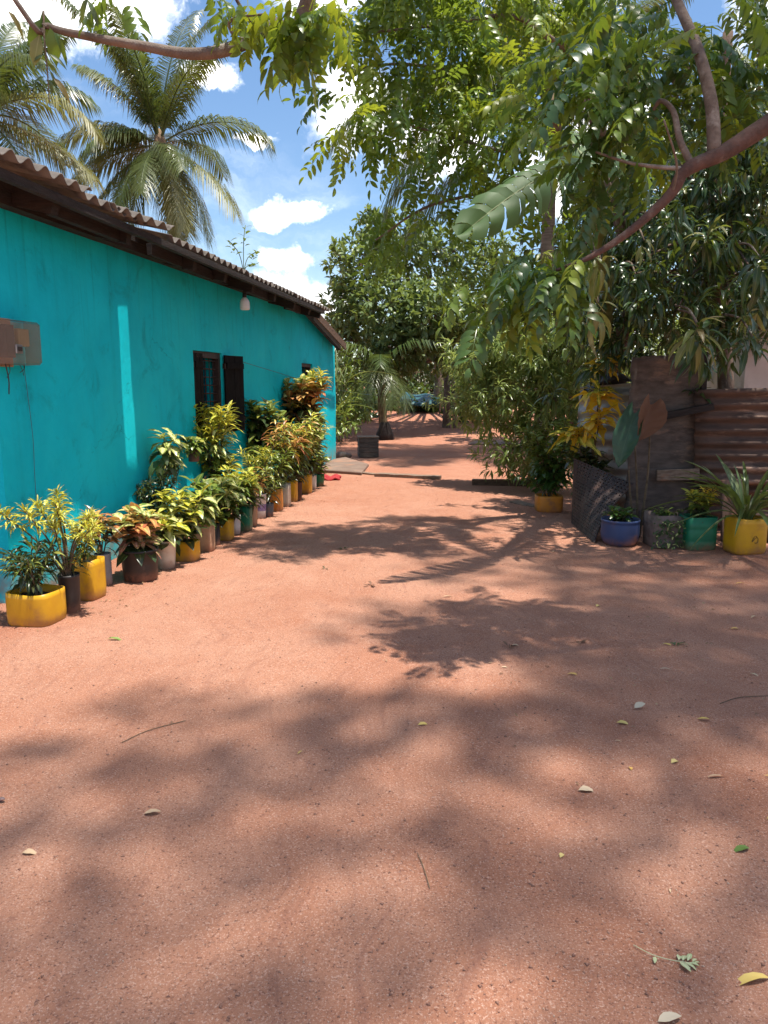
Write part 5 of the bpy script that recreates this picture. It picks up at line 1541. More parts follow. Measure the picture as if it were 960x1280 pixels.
# young hanging shoots
for c_, n_, L_, m_, dr in (((2.467, 6.200, 1.997), 15, 0.34, 'mango_young', 0.75), ((2.515, 6.250, 1.963), 12, 0.33, 'mango', 0.6), ((1.743, 6.600, 2.605), 8, 0.30, 'mango_young', 1.5), ((1.799, 6.600, 2.529), 7, 0.28, 'mango_young', 1.7),
                           ((1.814, 6.700, 2.231), 7, 0.32, 'mango_young', 1.8), ((2.204, 6.800, 2.754), 6, 0.22, 'mango_young', 1.4), ((2.916, 6.200, 2.517), 13, 0.30, 'mango', 0.7), ((2.901, 6.200, 1.923), 12, 0.28, 'mango', 0.6), ((2.183, 6.900, 2.473), 12, 0.26, 'mango', 0.9)):
    limb(tM, [tuple(Vector(c_) + Vector((0.15, 0.9, 0.25))), tuple(Vector(c_) + Vector((0.06, 0.35, 0.16))), c_], 0.012, 0.006, 'bark', n=6, sub=4)
    whorl(fM, 'mango', m_, c_, (0.0, -0.35, 0.35), n_, L_, 0.05, dr, 0.18)
for (cx, cy, cz, rx, ry, rz_, n) in ((5.2, 9.4, 4.6, 1.8, 1.2, 1.4, 1500), (3.5, 9.9, 3.6, 1.2, 0.8, 1.6, 2600), (5.0, 9.9, 3.0, 1.6, 0.8, 1.2, 2200), (5.4, 8.8, 5.6, 1.5, 1.4, 1.0, 900), (4.8, 9.8, 3.2, 1.5, 0.9, 0.9, 700)):
    clump_leaves(fM, 'lance', 'mango', (cx, cy, cz), (rx, ry, rz_), n, 0.22, per=9, droop=0.5, twig=0.15)
fM.finish(300, 12)

# --- banana plant behind the trees: one broad torn leaf shows
tN = thing('banana_plant', 'banana plant with one broad pale torn leaf showing among the trees', 'banana plant', (2.888, 10.075, 0.000))
nb = tN.location
limb(tN, [(nb.x, nb.y, -0.05), (nb.x + 0.03, nb.y, 1.2), (2.061, 7.600, 2.896), (1.688, 6.550, 3.234)], 0.12, 0.045, 'green_stem', 'trunk', 12)
def banana_leaf(L, Wd, seed, bend=0.35):
    rr = random.Random(seed)
    V, T, rb = [], [], []
    def mid_(t_):
        return Vector((0, L * t_, 0.10 * L * math.sin(math.pi * t_ * 0.8) - bend * L * t_ * t_))
    n = 26
    for s in (-1, 1):
        i = 0
        while i < n:
            run = rr.randint(1, 2)
            j = min(i + run, n)
            sag = rr.uniform(0.3, 0.75)
            k = len(V)
            cols = j - i + 1
            for a in range(cols):
                t_ = (i + a) / n
                w_ = Wd / 2 * (math.sin(math.pi * min(1, 0.06 + 0.94 * t_)) ** 0.45)
                c_ = mid_(min(t_, 1.0))
                sh_ = 0.05 * L * (0.3 + t_)
                gap_ = (0.006 if a == 0 else -0.006 if a == cols - 1 else 0)
                for q in range(4):
                    f_ = q / 3
                    V.append((c_.x + s * w_ * f_ * math.cos(sag * f_), c_.y + sh_ * f_ + gap_ * f_ * 3, c_.z + 0.12 * w_ * math.sin(f_ * 3.0) - w_ * f_ * math.sin(sag * f_) + 0.006 * math.sin((i + a) * 3.1)))
                    rb.append(f_)
            for a in range(cols - 1):
                for q in range(3):
                    b_ = k + a * 4 + q
                    T += [(b_, b_ + 1, b_ + 5), (b_, b_ + 5, b_ + 4)] if s > 0 else [(b_, b_ + 5, b_ + 1), (b_, b_ + 4, b_ + 5)]
            i = j
    k = len(V)
    for i in range(n + 1):
        c_ = mid_(i / n)
        w_ = 0.016 * (1.1 - i / n)
        V += [(w_, c_.y, c_.z + 0.002), (-w_, c_.y, c_.z + 0.002), (0, c_.y, c_.z - w_ * 1.6)]
        rb += [0, 0, 0]
    for i in range(n):
        for a in range(3):
            p_, q_ = k + i * 3 + a, k + i * 3 + (a + 1) % 3
            T += [(p_, q_, q_ + 3), (p_, q_ + 3, p_ + 3)]
    return tri_mesh('leaf', V, T, 'banana', np.zeros(len(V)), rb)


put_leaf(tN, banana_leaf(1.62, 0.50, 3, 0.22), (1.750, 6.600, 3.302), (0.631, 5.500, 2.774), (0.3, -0.75, 0.7))
put_leaf(tN, banana_leaf(1.3, 0.44, 4, 0.4), (1.714, 6.600, 3.247), (2.388, 7.400, 3.691), (0.2, -0.5, 1))
put_leaf(tN, banana_leaf(1.3, 0.44, 5, 0.3), (1.702, 6.600, 3.216), (1.512, 7.400, 3.894), (-0.3, -0.6, 1))

# --- broad light-green shrub on the right of the yard
tS = thing('leafy_shrub', 'large bushy light-green shrub with slender shiny leaves', 'shrub', (2.557, 12.702, 0.000))
fS = Foliage(tS)
sb = Vector(tS.location)
for c_, r_, n_ in (((1.460, 11.900, 1.910), (0.55, 0.5, 0.42), 992), ((1.891, 11.600, 2.133), (0.6, 0.6, 0.45), 1216), ((2.400, 11.200, 2.001), (0.6, 0.6, 0.5), 1216), ((2.811, 11.000, 1.883), (0.6, 0.6, 0.5), 992), ((1.473, 11.900, 1.247), (0.45, 0.45, 0.40), 768),
                   ((1.939, 11.400, 1.318), (0.6, 0.5, 0.45), 1216), ((2.438, 11.000, 1.326), (0.55, 0.5, 0.5), 1216), ((1.883, 11.300, 0.621), (0.5, 0.45, 0.40), 768), ((2.408, 11.000, 0.589), (0.5, 0.45, 0.45), 896), ((3.717, 11.400, 2.123), (0.8, 0.6, 0.5), 896), ((4.569, 11.800, 2.143), (0.8, 0.6, 0.5), 640)):
    Pt, od = clump_leaves(fS, 'lance', 'oleander', c_, r_, n_, 0.17, per=9, droop=0.15, twig=0.25, spread=0.75)
    limb(tS, [(sb.x + R.gauss(0, .08), sb.y + R.gauss(0, .08), -0.05), tuple((sb + Vector(c_)) / 2 + Vector((0, 0, 0.1))), c_], 0.022, 0.008, 'grey_bark', n=6, sub=4)
    twigs(tS, c_, Pt, 4, 0.006, 'stem', 24)
fS.finish(300, 9)

# --- big rounded tree at the back of the yard
tG = thing('broad_tree', 'big rounded broad-leaved tree at the back of the yard', 'tree', (2.023, 30.133, 0.567))
fG = Foliage(tG)
gb = Vector(tG.location)
gt = gb + Vector((0, 0, 2.0))
limb(tG, [gb - Vector((0, 0, 0.2)), gb + Vector((0.1, 0, 1.0)), gt, gt + Vector((-0.3, -0.3, 1.6))], 0.22, 0.10, 'bark', 'trunk', 10)
for c_, r_, n_ in (((-0.576, 23.000, 4.960), (1.1, 1.0, 0.9), 1300), ((0.479, 24.000, 5.570), (1.3, 1.2, 1.0), 1600), ((1.921, 24.000, 5.339), (1.4, 1.2, 1.1), 1500), ((3.373, 24.000, 4.877), (1.3, 1.2, 1.1), 1100), ((-0.930, 23.000, 3.842), (0.8, 1.0, 0.9), 1200),
                   ((0.222, 22.000, 3.635), (1.1, 1.0, 0.9), 1700), ((1.336, 22.000, 3.527), (1.1, 1.0, 0.9), 1700), ((2.509, 22.500, 3.350), (1.1, 1.0, 0.9), 1500), ((-0.937, 23.000, 2.820), (0.7, 0.8, 0.6), 700), ((0.448, 22.000, 2.656), (0.9, 0.9, 0.55), 1200), ((0.000, 22.500, 1.959), (0.8, 0.8, 0.4), 700), ((2.645, 23.500, 2.143), (1.0, 0.9, 0.5), 900),
                   ((1.493, 22.500, 2.456), (0.9, 0.9, 0.5), 800), ((3.906, 24.000, 2.995), (1.0, 0.9, 0.8), 800), ((-0.239, 24.000, 6.142), (0.6, 0.6, 0.6), 500), ((-1.383, 23.500, 3.314), (0.35, 0.5, 0.5), 260)):
    Pt, od = clump_leaves(fG, 'ellip', 'broad_green', c_, r_, n_, 0.25, per=8, droop=0.1, twig=0.12, spread=0.8, shell=0.4)
    limb(tG, [gt, tuple((gt + Vector(c_)) / 2 + Vector((0, 0, -0.2))), c_], 0.09, 0.02, 'bark', n=6, sub=4)
    twigs(tG, c_, Pt, 6, 0.018, 'bark', 26)
fG.finish(300, 8)

# --- coconut palms
def frond_mesh(L, e0, bend, seed, mat, leaflet=1.0, nl=120):
    """one palm frond, rachis leaving the crown at elevation e0 and curving down"""
    rr = random.Random(seed)
    pts = [Vector((0, 0, 0))]
    N = 20
    a = e0
    tang = []
    for i in range(N):
        t_ = i / N
        a = e0 - bend * t_ ** 1.5
        d = Vector((0, math.cos(a), math.sin(a)))
        tang.append(d)
        pts.append(pts[-1] + d * (L / N))
    tang.append(tang[-1])
    V, T = [], []
    for i in range(N + 1):
        w_ = 0.045 * (1 - i / N) ** 0.8 + 0.006
        up = Vector((1, 0, 0)).cross(tang[i])
        V += [pts[i] + Vector((w_, 0, 0)), pts[i] - Vector((w_, 0, 0)), pts[i] - up * w_ * 0.9]
    for i in range(N):
        for b_ in range(3):
            p_, q_ = i * 3 + b_, i * 3 + (b_ + 1) % 3
            T += [(p_, q_, q_ + 3), (p_, q_ + 3, p_ + 3)]
    for k in range(nl):
        t_ = 0.14 + 0.86 * (k + 0.5) / nl
        f_ = t_ * N
        i = min(int(f_), N - 1)
        p_ = pts[i].lerp(pts[i + 1], f_ - i)
        tg = tang[i]
        up = Vector((1, 0, 0)).cross(tg)
        ll = leaflet * (0.45 + 0.75 * math.sin(math.pi * min(1, t_ * 0.92 + 0.05)) ** 0.8) * (1.0 if t_ < 0.85 else 0.8)
        for s in (-1, 1):
            fw_ = 0.55 + 0.75 * t_ + rr.uniform(-.1, .1)
            d = (Vector((s, 0, 0)) * 1.0 + tg * fw_ + up * rr.uniform(0.0, 0.35)).normalized()
            g_ = Vector((0, 0, -1))
            l_ = ll * rr.uniform(0.7, 1.12)
            p1 = p_ + d * l_ * 0.5 + g_ * l_ * 0.13
            p2 = p_ + d * l_ * 0.82 + g_ * l_ * (0.50 + rr.uniform(0, 0.25))
            wv = tg * 0.021
            k0 = len(V)
            V += [p_ + wv * 0.5, p_ - wv * 0.5, p1 + wv, p1 - wv, p2]
            T += [(k0, k0 + 1, k0 + 3), (k0, k0 + 3, k0 + 2), (k0 + 2, k0 + 3, k0 + 4)]
    n = len(V)
    return tri_mesh('frond', [tuple(v) for v in V], T, mat, np.full(n, rr.random()), np.full(n, 0.5))


FR = {}
def frond(e_deg, L, mat, seed):
    k = (round(e_deg / 12), round(L * 2), mat, seed % 2)
    if k not in FR:
        e = math.radians(k[0] * 12)
        FR[k] = frond_mesh(k[1] / 2, e, {True: 0.8, False: 1.5}[k[0] * 12 > 50] if k[0] * 12 > -10 else 0.7, k[0] + 40 * k[3], mat)
    return FR[k]


def palm(name, label, base, crown, trunk_r, fronds, L, dry=(), nuts=0, seed=0, lean=(0, 0)):
    rr = random.Random(seed)
    root = thing(name, label, 'palm', base, group='coconut palms')
    b_, c_ = Vector(base), Vector(crown)
    limb(root, [b_ - Vector((0, 0, 0.3)), b_.lerp(c_, 0.33) + Vector((lean[0], lean[1], 0)), b_.lerp(c_, 0.7) + Vector((lean[0], lean[1], 0)) * 0.8, c_], trunk_r, trunk_r * 0.65, 'palm_bark', 'trunk', 10)
    lathe([(trunk_r * 0.7, -0.5), (trunk_r * 1.15, -0.2), (trunk_r * 1.25, 0.05), (trunk_r * 0.8, 0.35), (0.03, 0.6)], 10).build('crown_base', 'rope_dry', root, smooth=True).location = c_ - b_
    for k, (az, el, ln) in enumerate(fronds):
        me_ = frond(el, L * ln, 'coco_dry' if k in dry else 'coco', k)
        o = link('frond', me_, root, c_ - b_ + Vector((0, 0, 0.12)))
        o.rotation_euler = (rr.uniform(-0.05, 0.05), rr.uniform(-0.25, 0.25), -math.radians(az))
    for k in range(nuts):
        a = rr.random() * 6.28
        o = link('coconut', NUT, root, c_ - b_ + Vector((math.cos(a) * 0.35, math.sin(a) * 0.35, -0.25 - 0.35 * rr.random())))
        o.rotation_euler = (rr.random(), rr.random(), 0)
    return root


NUT = mesh('coconut', *(lambda m_: (m_.V, m_.F))(lathe([(0.02, -0.15), (0.09, -0.11), (0.12, 0), (0.10, 0.08), (0.03, 0.14)], 10)), 'coconut')
# azimuth of a frond: 0 = away, 90 = right, 180 = towards the yard, 270 = left
F1 = [(300, 82, 1.3), (20, 86, 1.35), (335, 78, 1.3), (60, 80, 1.2), (250, 76, 1.25), (310, 70, 1.0), (200, 74, .95), (100, 72, .95), (275, 62, .95), (120, 64, .9), (230, 66, .9), (255, 30, .85), (85, 34, 1.0), (290, 20, .75),
      (230, 8, .75), (262, -10, .75), (185, -24, .9), (160, -46, .85), (205, -56, .8), (140, -34, .95), (240, -34, .85), (150, -14, .9), (115, -22, 1.0), (95, -44, .9), (215, -40, .8), (175, -60, .8), (30, 30, .8), (350, 40, .8), (320, -5, .85)]
p1 = (-7.399, 27.000, 9.239)
palm('coconut_palm', 'coconut palm with full upswept crown and drooping yellowed fronds behind the roof', (p1[0] + 0.2, 27.0, 0.3), p1, 0.20, F1, 4.1, dry=(11, 15, 17, 19, 22), nuts=7, seed=3, lean=(0.3, 0))
F2 = [(0, 80, 1), (40, 74, .95), (320, 72, .95), (80, 62, .9), (280, 60, 1), (60, 46, .95), (120, 52, .9), (100, 20, 1.05), (150, 30, .9), (200, 40, .9), (240, 50, .9), (90, -8, 1.0), (130, -25, .95), (170, -35, .95), (200, -10, .9), (260, -20, .9), (300, 10, .9), (20, 20, .9)]
p2 = (-11.327, 23.000, 8.836)
palm('coconut_palm', 'coconut palm with nut clusters and arching dry fronds beside the near roof edge', (p2[0] - 0.3, 23.0, 0.25), p2, 0.19, F2, 3.7, dry=(7, 11, 13), nuts=12, seed=8, lean=(-0.3, 0))
p3 = (3.474, 17.000, 6.936)
F3 = [(350, 80, 1), (40, 70, 1), (300, 68, 1), (270, 60, .95), (285, 40, 1.0), (250, 46, .95), (262, 22, 1.15), (275, 4, 1.1), (240, 10, 1.0), (200, 50, .8), (170, 30, .8), (120, 40, .9), (90, 60, .9), (60, 30, .9), (255, -18, 1.0), (150, -10, .9), (20, 20, .9), (215, 30, .9)]
palm('coconut_palm', 'coconut palm half hidden behind the feathery trees on the right', (p3[0], 17.0, 0.0), p3, 0.18, F3, 4.2, dry=(9, 15), nuts=4, seed=5)

# --- small fan of a young palm in the far yard, on its slim stem
yp = thing('young_palm', 'young palm with hanging fronds on a slim stem in the far yard', 'palm', (0.022, 20.711, 0.085))
yb = Vector(yp.location)
yt = Vector((-0.088, 21.400, 2.154))
limb(yp, [yb - Vector((0, 0, 0.1)), yb.lerp(yt, 0.45) + Vector((-0.03, 0, 0)), yt], 0.13, 0.10, 'rope_dry', 'trunk', 9)
lathe([(0.26, -0.05), (0.23, 0.15), (0.16, 0.32), (0.12, 0.45)], 10).build('root_collar', 'dark_timber', yp, smooth=True)
for k, (az, el, ln) in enumerate(((250, 40, .8), (100, 45, .8), (180, 20, .75), (200, -20, .8), (160, -25, .8), (280, 10, .8), (70, 10, .8), (230, -30, .75), (130, -30, .75), (0, 50, .8))):
    key = ('y', k % 5, el)
    o = link('frond', frond_mesh(1.7, math.radians(el), 1.2, 70 + k, 'coco', 0.62, 34), yp, yt - yb)
    o.rotation_euler = (0, 0, -math.radians(az))

# --- plants behind and beside the far yard
def bush(name, label, cat, base, clumps, mat, kind, L, stems='stem', parts=120, per=8, min_px=8, group=None, trunk=0.04):
    root = thing(name, label, cat, base, group=group)
    fo_ = Foliage(root)
    b_ = Vector(base)
    for c_, r_, n_ in clumps:
        Pt, od = clump_leaves(fo_, kind, mat, c_, r_, n_, L, per=per, droop=0.2, twig=0.15)
        limb(root, [b_ + Vector((R.gauss(0, .05), 0, -0.05)), tuple((b_ + Vector(c_)) / 2), c_], trunk, trunk * 0.3, stems, 'stem', n=6, sub=3)
        twigs(root, c_, Pt, 8, trunk * 0.25, stems, 14)
    fo_.finish(parts, min_px)
    return root


bush('yard_shrub', 'loose green shrub growing past the end of the teal wall', 'shrub', (-1.214, 22.485, 0.169), [((-1.077, 21.000, 1.762), (0.45, 0.5, 0.6), 420), ((-0.847, 20.500, 0.924), (0.5, 0.5, 0.5), 420), ((-1.111, 19.500, 0.553), (0.35, 0.4, 0.3), 200)], 'croton_green', 'lance', 0.24)
tcs = thing('sugarcane_clump', 'tall clump of arching pale green cane leaves at the house end', 'plant', (-1.215, 20.140, 0.062))
fo_ = Foliage(tcs)
tb_ = np.array(tcs.location)
for k in range(60):
    a = R.random() * 6.28
    z_ = R.uniform(0.1, 1.6)
    fo_.add('strap', R.choice(['strap_leaf', 'strap_leaf', 'coco_dry']), tb_ + (R.gauss(0, .12), R.gauss(0, .12), z_), (math.cos(a), math.sin(a), R.uniform(0.8, 2.5)), (math.cos(a) * .3, math.sin(a) * .3, 1), R.uniform(0.7, 1.3))
fo_.finish(80, 8)
for k in range(7):
    q = tcs.location + Vector((R.gauss(0, .12), R.gauss(0, .12), 0))
    MB().tube(spline([q, q + Vector((R.gauss(0, .05), 0, 0.9)), q + Vector((R.gauss(0, .2), 0, 1.9))], 4), 0.014, 6).build('cane', 'green_stem', tcs, world=True, smooth=True)

# stick fence at the back
sf_ = thing('stick_fence', 'fence of upright dry sticks behind the far yard', 'fence', (0.725, 35.137, 0.620))
fb_ = Vector(sf_.location)
for k in range(64):
    x = fb_.x - 3.4 + k * 0.125 + R.uniform(-0.03, 0.03)
    y = fb_.y + 0.6 + R.uniform(-0.05, 0.05)
    h_ = R.uniform(1.7, 2.3)
    z0 = ground_z(x, y) - 0.1
    MB().tube([(x, y, z0), (x + R.gauss(0, .04), y, z0 + h_ * 0.5), (x + R.gauss(0, .07), y, z0 + h_)], [0.024, 0.022, 0.016], 5).build('stick', 'rope_dry', sf_, world=True, smooth=True)
for z_ in (0.6, 1.4):
    MB().tube([(fb_.x - 3.5, fb_.y + 0.55, ground_z(0, 33) + z_), (fb_.x + 0.5, fb_.y + 0.52, ground_z(0, 33) + z_ + 0.05), (fb_.x + 4.7, fb_.y + 0.55, ground_z(0, 33) + z_)], 0.02, 5).build('rail', 'rope_dry', sf_, world=True, smooth=True)

# tarpaulin stretched on posts
tp = thing('tarpaulin_shelter', 'dark teal tarpaulin stretched low over posts at the back of the yard', 'tarpaulin', (1.449, 32.648, 0.619))
tb_ = Vector(tp.location)
cs = [Vector(p_) for p_ in ((0.520, 28.000, 0.952), (2.021, 28.000, 0.923), (2.136, 30.500, 1.116), (0.848, 30.500, 1.209))]
tq = MB()
for j in range(9):
    for i in range(13):
        s, t_ = i / 12, j / 8
        p_ = (cs[0] * (1 - s) + cs[1] * s) * (1 - t_) + (cs[3] * (1 - s) + cs[2] * s) * t_
        tq.V.append(p_ + Vector((0, 0, 0.10 * math.sin(s * 9 + t_ * 2) * 0.4 - 0.10 * math.sin(math.pi * s) * math.sin(math.pi * t_) + (-0.12 if j == 0 else 0))))
tq.F = [(j * 13 + i, j * 13 + i + 1, j * 13 + i + 14, j * 13 + i + 13) for j in range(8) for i in range(12)]
to = tq.build('sheet', 'teal_tarp', tp, world=True, smooth=True)
to.modifiers.new('solid', 'SOLIDIFY').thickness = 0.03
for c_ in cs:
    MB().tube([(c_.x, c_.y, ground_z(c_.x, c_.y) - 0.1), (c_.x, c_.y, c_.z)], 0.035, 6).build('post', 'rope_dry', tp, world=True, smooth=True)
wp = thing('woodpile', 'heap of dark branches stacked below the tarpaulin', 'woodpile', (0.698, 33.830, 0.620))
wb_ = Vector(wp.location)
for k in range(26):
    a = Vector((wb_.x + R.uniform(-1.6, 2.2), wb_.y - 0.6 + R.uniform(-0.5, 0.5), wb_.z + 0.06 + R.random() * 0.45))
    d = Vector((R.uniform(0.5, 1.1), R.uniform(-0.3, 0.3), R.uniform(-0.06, 0.06)))
    MB().tube([a - d, a, a + d], [0.03, 0.045, 0.035], 6).build('branch', 'dark_timber', wp, world=True, smooth=True)

# post and clothes line
cp = thing('line_post', 'slim tree-stem post carrying the clothes line in the far yard', 'post', (1.897, 23.752, 0.238))
pb = Vector(cp.location)
limb(cp, [pb - Vector((0, 0, .1)), pb + Vector((0.03, 0, 0.9)), Vector((2.017, 26.000, 2.597))], 0.13, 0.08, 'bark', 'trunk', 8)
limb(cp, [pb + Vector((0.28, 0, -.1)), pb + Vector((0.26, 0, 0.9)), Vector((2.206, 26.000, 2.337))], 0.09, 0.06, 'grey_bark', 'stem', 8)
fo_ = Foliage(cp)
for c_ in ((1.925, 25.600, 1.160), (2.266, 25.600, 1.290), (2.044, 25.400, 0.904)):
    clump_leaves(fo_, 'lance', 'oleander', c_, (0.35, 0.3, 0.22), 60, 0.28, per=8, droop=0.3)
fo_.finish(60, 6)
ln = MB().tube(spline([onwall(0.06, 4.72, 1.84), (-1.591, 11.500, 1.724), (-1.070, 16.000, 1.453), (0.000, 21.000, 1.230), (2.021, 25.800, 1.104)], 8), 0.004, 5).build('clothes_line', 'thin_wire', smooth=True)
tag(ln, 'thin clothes line strung from the window shutter to the far post', 'clothes line')

# trees closing the view behind the yard, the fence and the house
BG = 'trees beyond the yard'
for lab, b_, cl_ in (('dark tree rising behind the stick fence near the house end', (-4.0, 38.5, 0.6), [((-4.0, 38, 2.4), (2.2, 1.5, 1.5), 900), ((-3.4, 38, 1.2), (2.2, 1.2, 1.0), 700)]),
                     ('dark tree rising behind the middle of the stick fence', (1.0, 40, 0.6), [((0.8, 39.5, 2.6), (2.8, 1.5, 2.0), 1300), ((0.5, 38.5, 1.3), (2.6, 1.0, 1.0), 900)]),
                     ('dark tree rising behind the far end of the stick fence', (5.5, 37, 0.6), [((5.5, 36.5, 3.0), (2.6, 1.5, 2.4), 1300), ((4.6, 35, 1.4), (2.2, 1.0, 1.2), 900)]),
                     ('leafy tree filling the gap behind the light-green shrub', (4.6, 19, 0.05), [((4.4, 18.5, 2.2), (1.7, 1.2, 1.5), 1500), ((4.8, 19, 4.4), (1.8, 1.4, 1.6), 1500), ((3.6, 20, 3.6), (1.2, 1.2, 1.6), 1000)]),
                     ('leafy tree standing well behind the grey shed', (9.0, 17, 0.0), [((9.0, 16.5, 3.0), (2.2, 1.4, 2.0), 1500), ((8.2, 16.5, 5.6), (2.2, 1.6, 1.8), 1500), ((6.6, 15.5, 2.6), (1.2, 1.0, 1.8), 900)]),
                     ('tall leafy tree behind the mango tree and coconut palm', (6.3, 14.5, 0.0), [((6.2, 14, 5.2), (1.6, 1.3, 1.6), 1400), ((4.9, 14, 6.2), (1.2, 1.2, 1.2), 800), ((7.2, 14, 7.2), (1.6, 1.4, 1.4), 1000)])):
    bush('background_tree', lab, 'tree', b_, cl_, 'background', 'far' if b_[1] > 30 else 'ellip', 0.34 if b_[1] > 30 else 0.24, 'bark', 60, 8, 8, BG, 0.14)

for k, (x, y, lab) in enumerate(((-6.5, 36, 'dense undergrowth behind the stick fence next to the house end'), (-2.6, 35.6, 'dense undergrowth behind the stick fence and young palm'), (1.2, 36, 'dense undergrowth behind the tarpaulin'),
                                (4.8, 34.5, 'dense undergrowth behind the line post'), (8.5, 31, 'dense undergrowth behind the light-green shrub'))):
    bush('undergrowth', lab, 'undergrowth', (x, y, 0.6), [((x - 1.0, y, 1.5), (1.5, 0.8, 1.2), 1100), ((x + 1.0, y + 0.3, 1.7), (1.5, 0.8, 1.4), 1100), ((x, y - 0.6, 0.95), (2.0, 0.6, 0.55), 900)], 'background', 'far', 0.30, 'stem', 60, 8, 8, 'undergrowth beyond the yard', 0.05)

# low scrub along the foot of the stick fence
for k, (p_, lab, sx_, h_) in enumerate((((-0.920, 25.373, 0.332), 'dark leafy bush left of the young palm foot', 0.7, 0.75), ((2.863, 25.129, 0.318), 'dark leafy bush against the light-green shrub', 0.8, 0.8), ((3.068, 29.691, 0.551), 'dark leafy bush behind the line post', 0.7, 0.7), ((0.767, 29.691, 0.551), 'low leafy plants in front of the tarpaulin', 1.0, 0.32), ((1.733, 28.900, 0.519), 'low leafy plants between the tarpaulin and the line post', 0.8, 0.34), ((-0.507, 27.254, 0.438), 'leafy bush just behind the young palm', 0.8, 0.7))):
    v = Vector(p_)
    bush('yard_shrub', lab, 'shrub', p_, [((v.x, v.y, v.z + h_ * 0.6), (sx_, 0.5, h_ * 0.7), 520), ((v.x - sx_ * 0.7, v.y + 0.3, v.z + h_ * 0.45), (sx_ * 0.6, 0.4, h_ * 0.5), 260)], 'ficus', 'ellip', 0.20, 'stem', 60, 8, 7, None, 0.03)
for k, (p_, lab) in enumerate((((-0.778, 30.133, 0.567), 'low scrub at the foot of the young palm before the stick fence'), ((3.313, 26.680, 0.406), 'low scrub between the line post and the light-green shrub'), ((2.095, 33.830, 0.620), 'low scrub beside the heap of branches'))):
    v = Vector(p_)
    bush('scrub', lab, 'scrub', p_, [((v.x, v.y, v.z + 0.45), (0.9, 0.5, 0.45), 420), ((v.x + 1.0, v.y + 0.2, v.z + 0.35), (0.8, 0.5, 0.35), 300)], 'background' if k != 1 else 'croton_green', 'ellip', 0.22, 'stem', 60, 8, 7, None, 0.03)

# weed rooted on the roof sheets
rw = thing('roof_weed', 'thin leafy weed growing on the edge of the corrugated roof', 'plant', onwall(0.30, 4.30, rz(0.30, 4.3) + 0.03))
fo_ = Foliage(rw)
rb_ = rw.location
for d in ((0.02, 0.10, 0.55), (0.16, 0.12, 0.26), (-0.10, -0.35, 0.30), (0.1, 0.25, 0.12)):
    tip = rb_ + Vector(d)
    MB().tube(spline([rb_, rb_ + Vector((d[0] * .3, d[1] * .3, d[2] * .65)), tip], 4), 0.005, 5).build('stem', 'green_stem', rw, world=True, smooth=True)
    for k in range(9):
        a = k * 2.4
        q = rb_.lerp(tip, 0.55 + 0.05 * k)
        fo_.add('ellip', 'croton_green', q, (math.cos(a), math.sin(a), 0.5), (0, 0, 1), R.uniform(0.07, 0.12))
fo_.finish(60, 4)

# ------------------------------------------------------------------ litter on the earth
def fallen(label, p_, L, az, mat, kind='lance', group=None, lift=0.004, name='fallen_leaf', roll=0.0):
    z_ = micro(p_[0], p_[1]) + ground_z(p_[0], p_[1]) + lift
    A = frame((math.sin(az), math.cos(az), 0.12), (math.sin(roll), 0, 1)) * L * 1.4
    M = Matrix.Identity(4)
    for a in range(3):
        for b_ in range(3):
            M[a][b_] = A[a, b_]
    M[0][3], M[1][3], M[2][3] = p_[0], p_[1], z_
    o = link(name, tmpl_mesh(kind, R.randint(0, 1), mat), None, mat4=M)
    return tag(o, label, 'leaf', group)


GY, GT = 'yellow leaves fallen on the earth', 'dry tan leaves fallen on the earth'
LY, LT = 'small yellow fallen leaf lying on the red earth', 'small dry tan fallen leaf lying on the red earth'
for p_, L, az in (((0.151, 3.315, 0.000), .045, 1.2), ((0.983, 3.955, 0.000), .065, 1.6), ((1.668, 4.433, 0.000), .06, 1.9), ((1.069, 3.340, 0.000), .05, 1.7), ((0.997, 2.882, 0.000), .03, 0.2), ((1.177, 2.941, 0.000), .045, 0.9), ((1.511, 2.850, 0.000), .055, 2.2), ((1.370, 2.538, 0.000), .04, 1.4), ((2.753, 5.859, 0.000), .07, 1.5), ((2.211, 4.723, 0.000), .07, 1.3), ((1.487, 5.204, 0.000), .05, .7), ((1.459, 3.383, 0.000), .045, 2.0), ((0.581, 2.312, 0.000), .03, .5)):
    fallen(LY, p_, L, az, 'fallen_yellow', 'lance' if L > .05 else 'ellip', GY)
for p_, L, az in (((1.004, 3.148, 0.000), .03, 1.6), ((1.276, 2.831, 0.000), .055, 1.5), ((0.762, 4.433, 0.000), .05, 1.5), ((2.638, 8.845, 0.000), .04, .4), ((0.644, 4.062, 0.000), .04, 1.4), ((0.880, 2.135, 0.000), .025, .3), ((1.571, 7.024, 0.000), .05, .8), ((1.337, 7.876, 0.000), .05, 2.0), ((0.559, 6.539, 0.000), .05, 1.1), ((2.448, 4.943, 0.000), .06, .9), ((1.975, 3.966, 0.000), .05, 2.2), ((0.422, 5.448, 0.000), .06, 1.5)):
    fallen(LT, p_, L, az, 'fallen_tan', 'lance', GT)
fallen('broad torn tan leaf lying flat in the half shade', (0.743, 2.740, 0.000), .055, 1.5, 'fallen_tan', 'ovate')
fallen('dry tan leaf lying alone on the sunny side of the yard', (-1.217, 2.351, 0.000), .04, 1.5, 'fallen_tan', 'ovate')
fallen('pale white curled leaf lying on the shaded earth', (1.202, 3.490, 0.000), .06, 1.0, 'fallen_pale', 'ovate', lift=0.012, roll=0.6)
fallen('small pale leaf lying beside a yellow one in the shade', (1.506, 4.014, 0.000), .05, 1.8, 'fallen_pale', 'lance')
fallen('long pale yellow mango leaf, largest of the fallen leaves', (1.029, 1.803, 0.000), .10, 4.6, 'fallen_yellow', 'mango')
fallen('broken pale leaf tip', (0.670, 1.658, 0.000), .05, 1.4, 'fallen_pale', 'ovate')
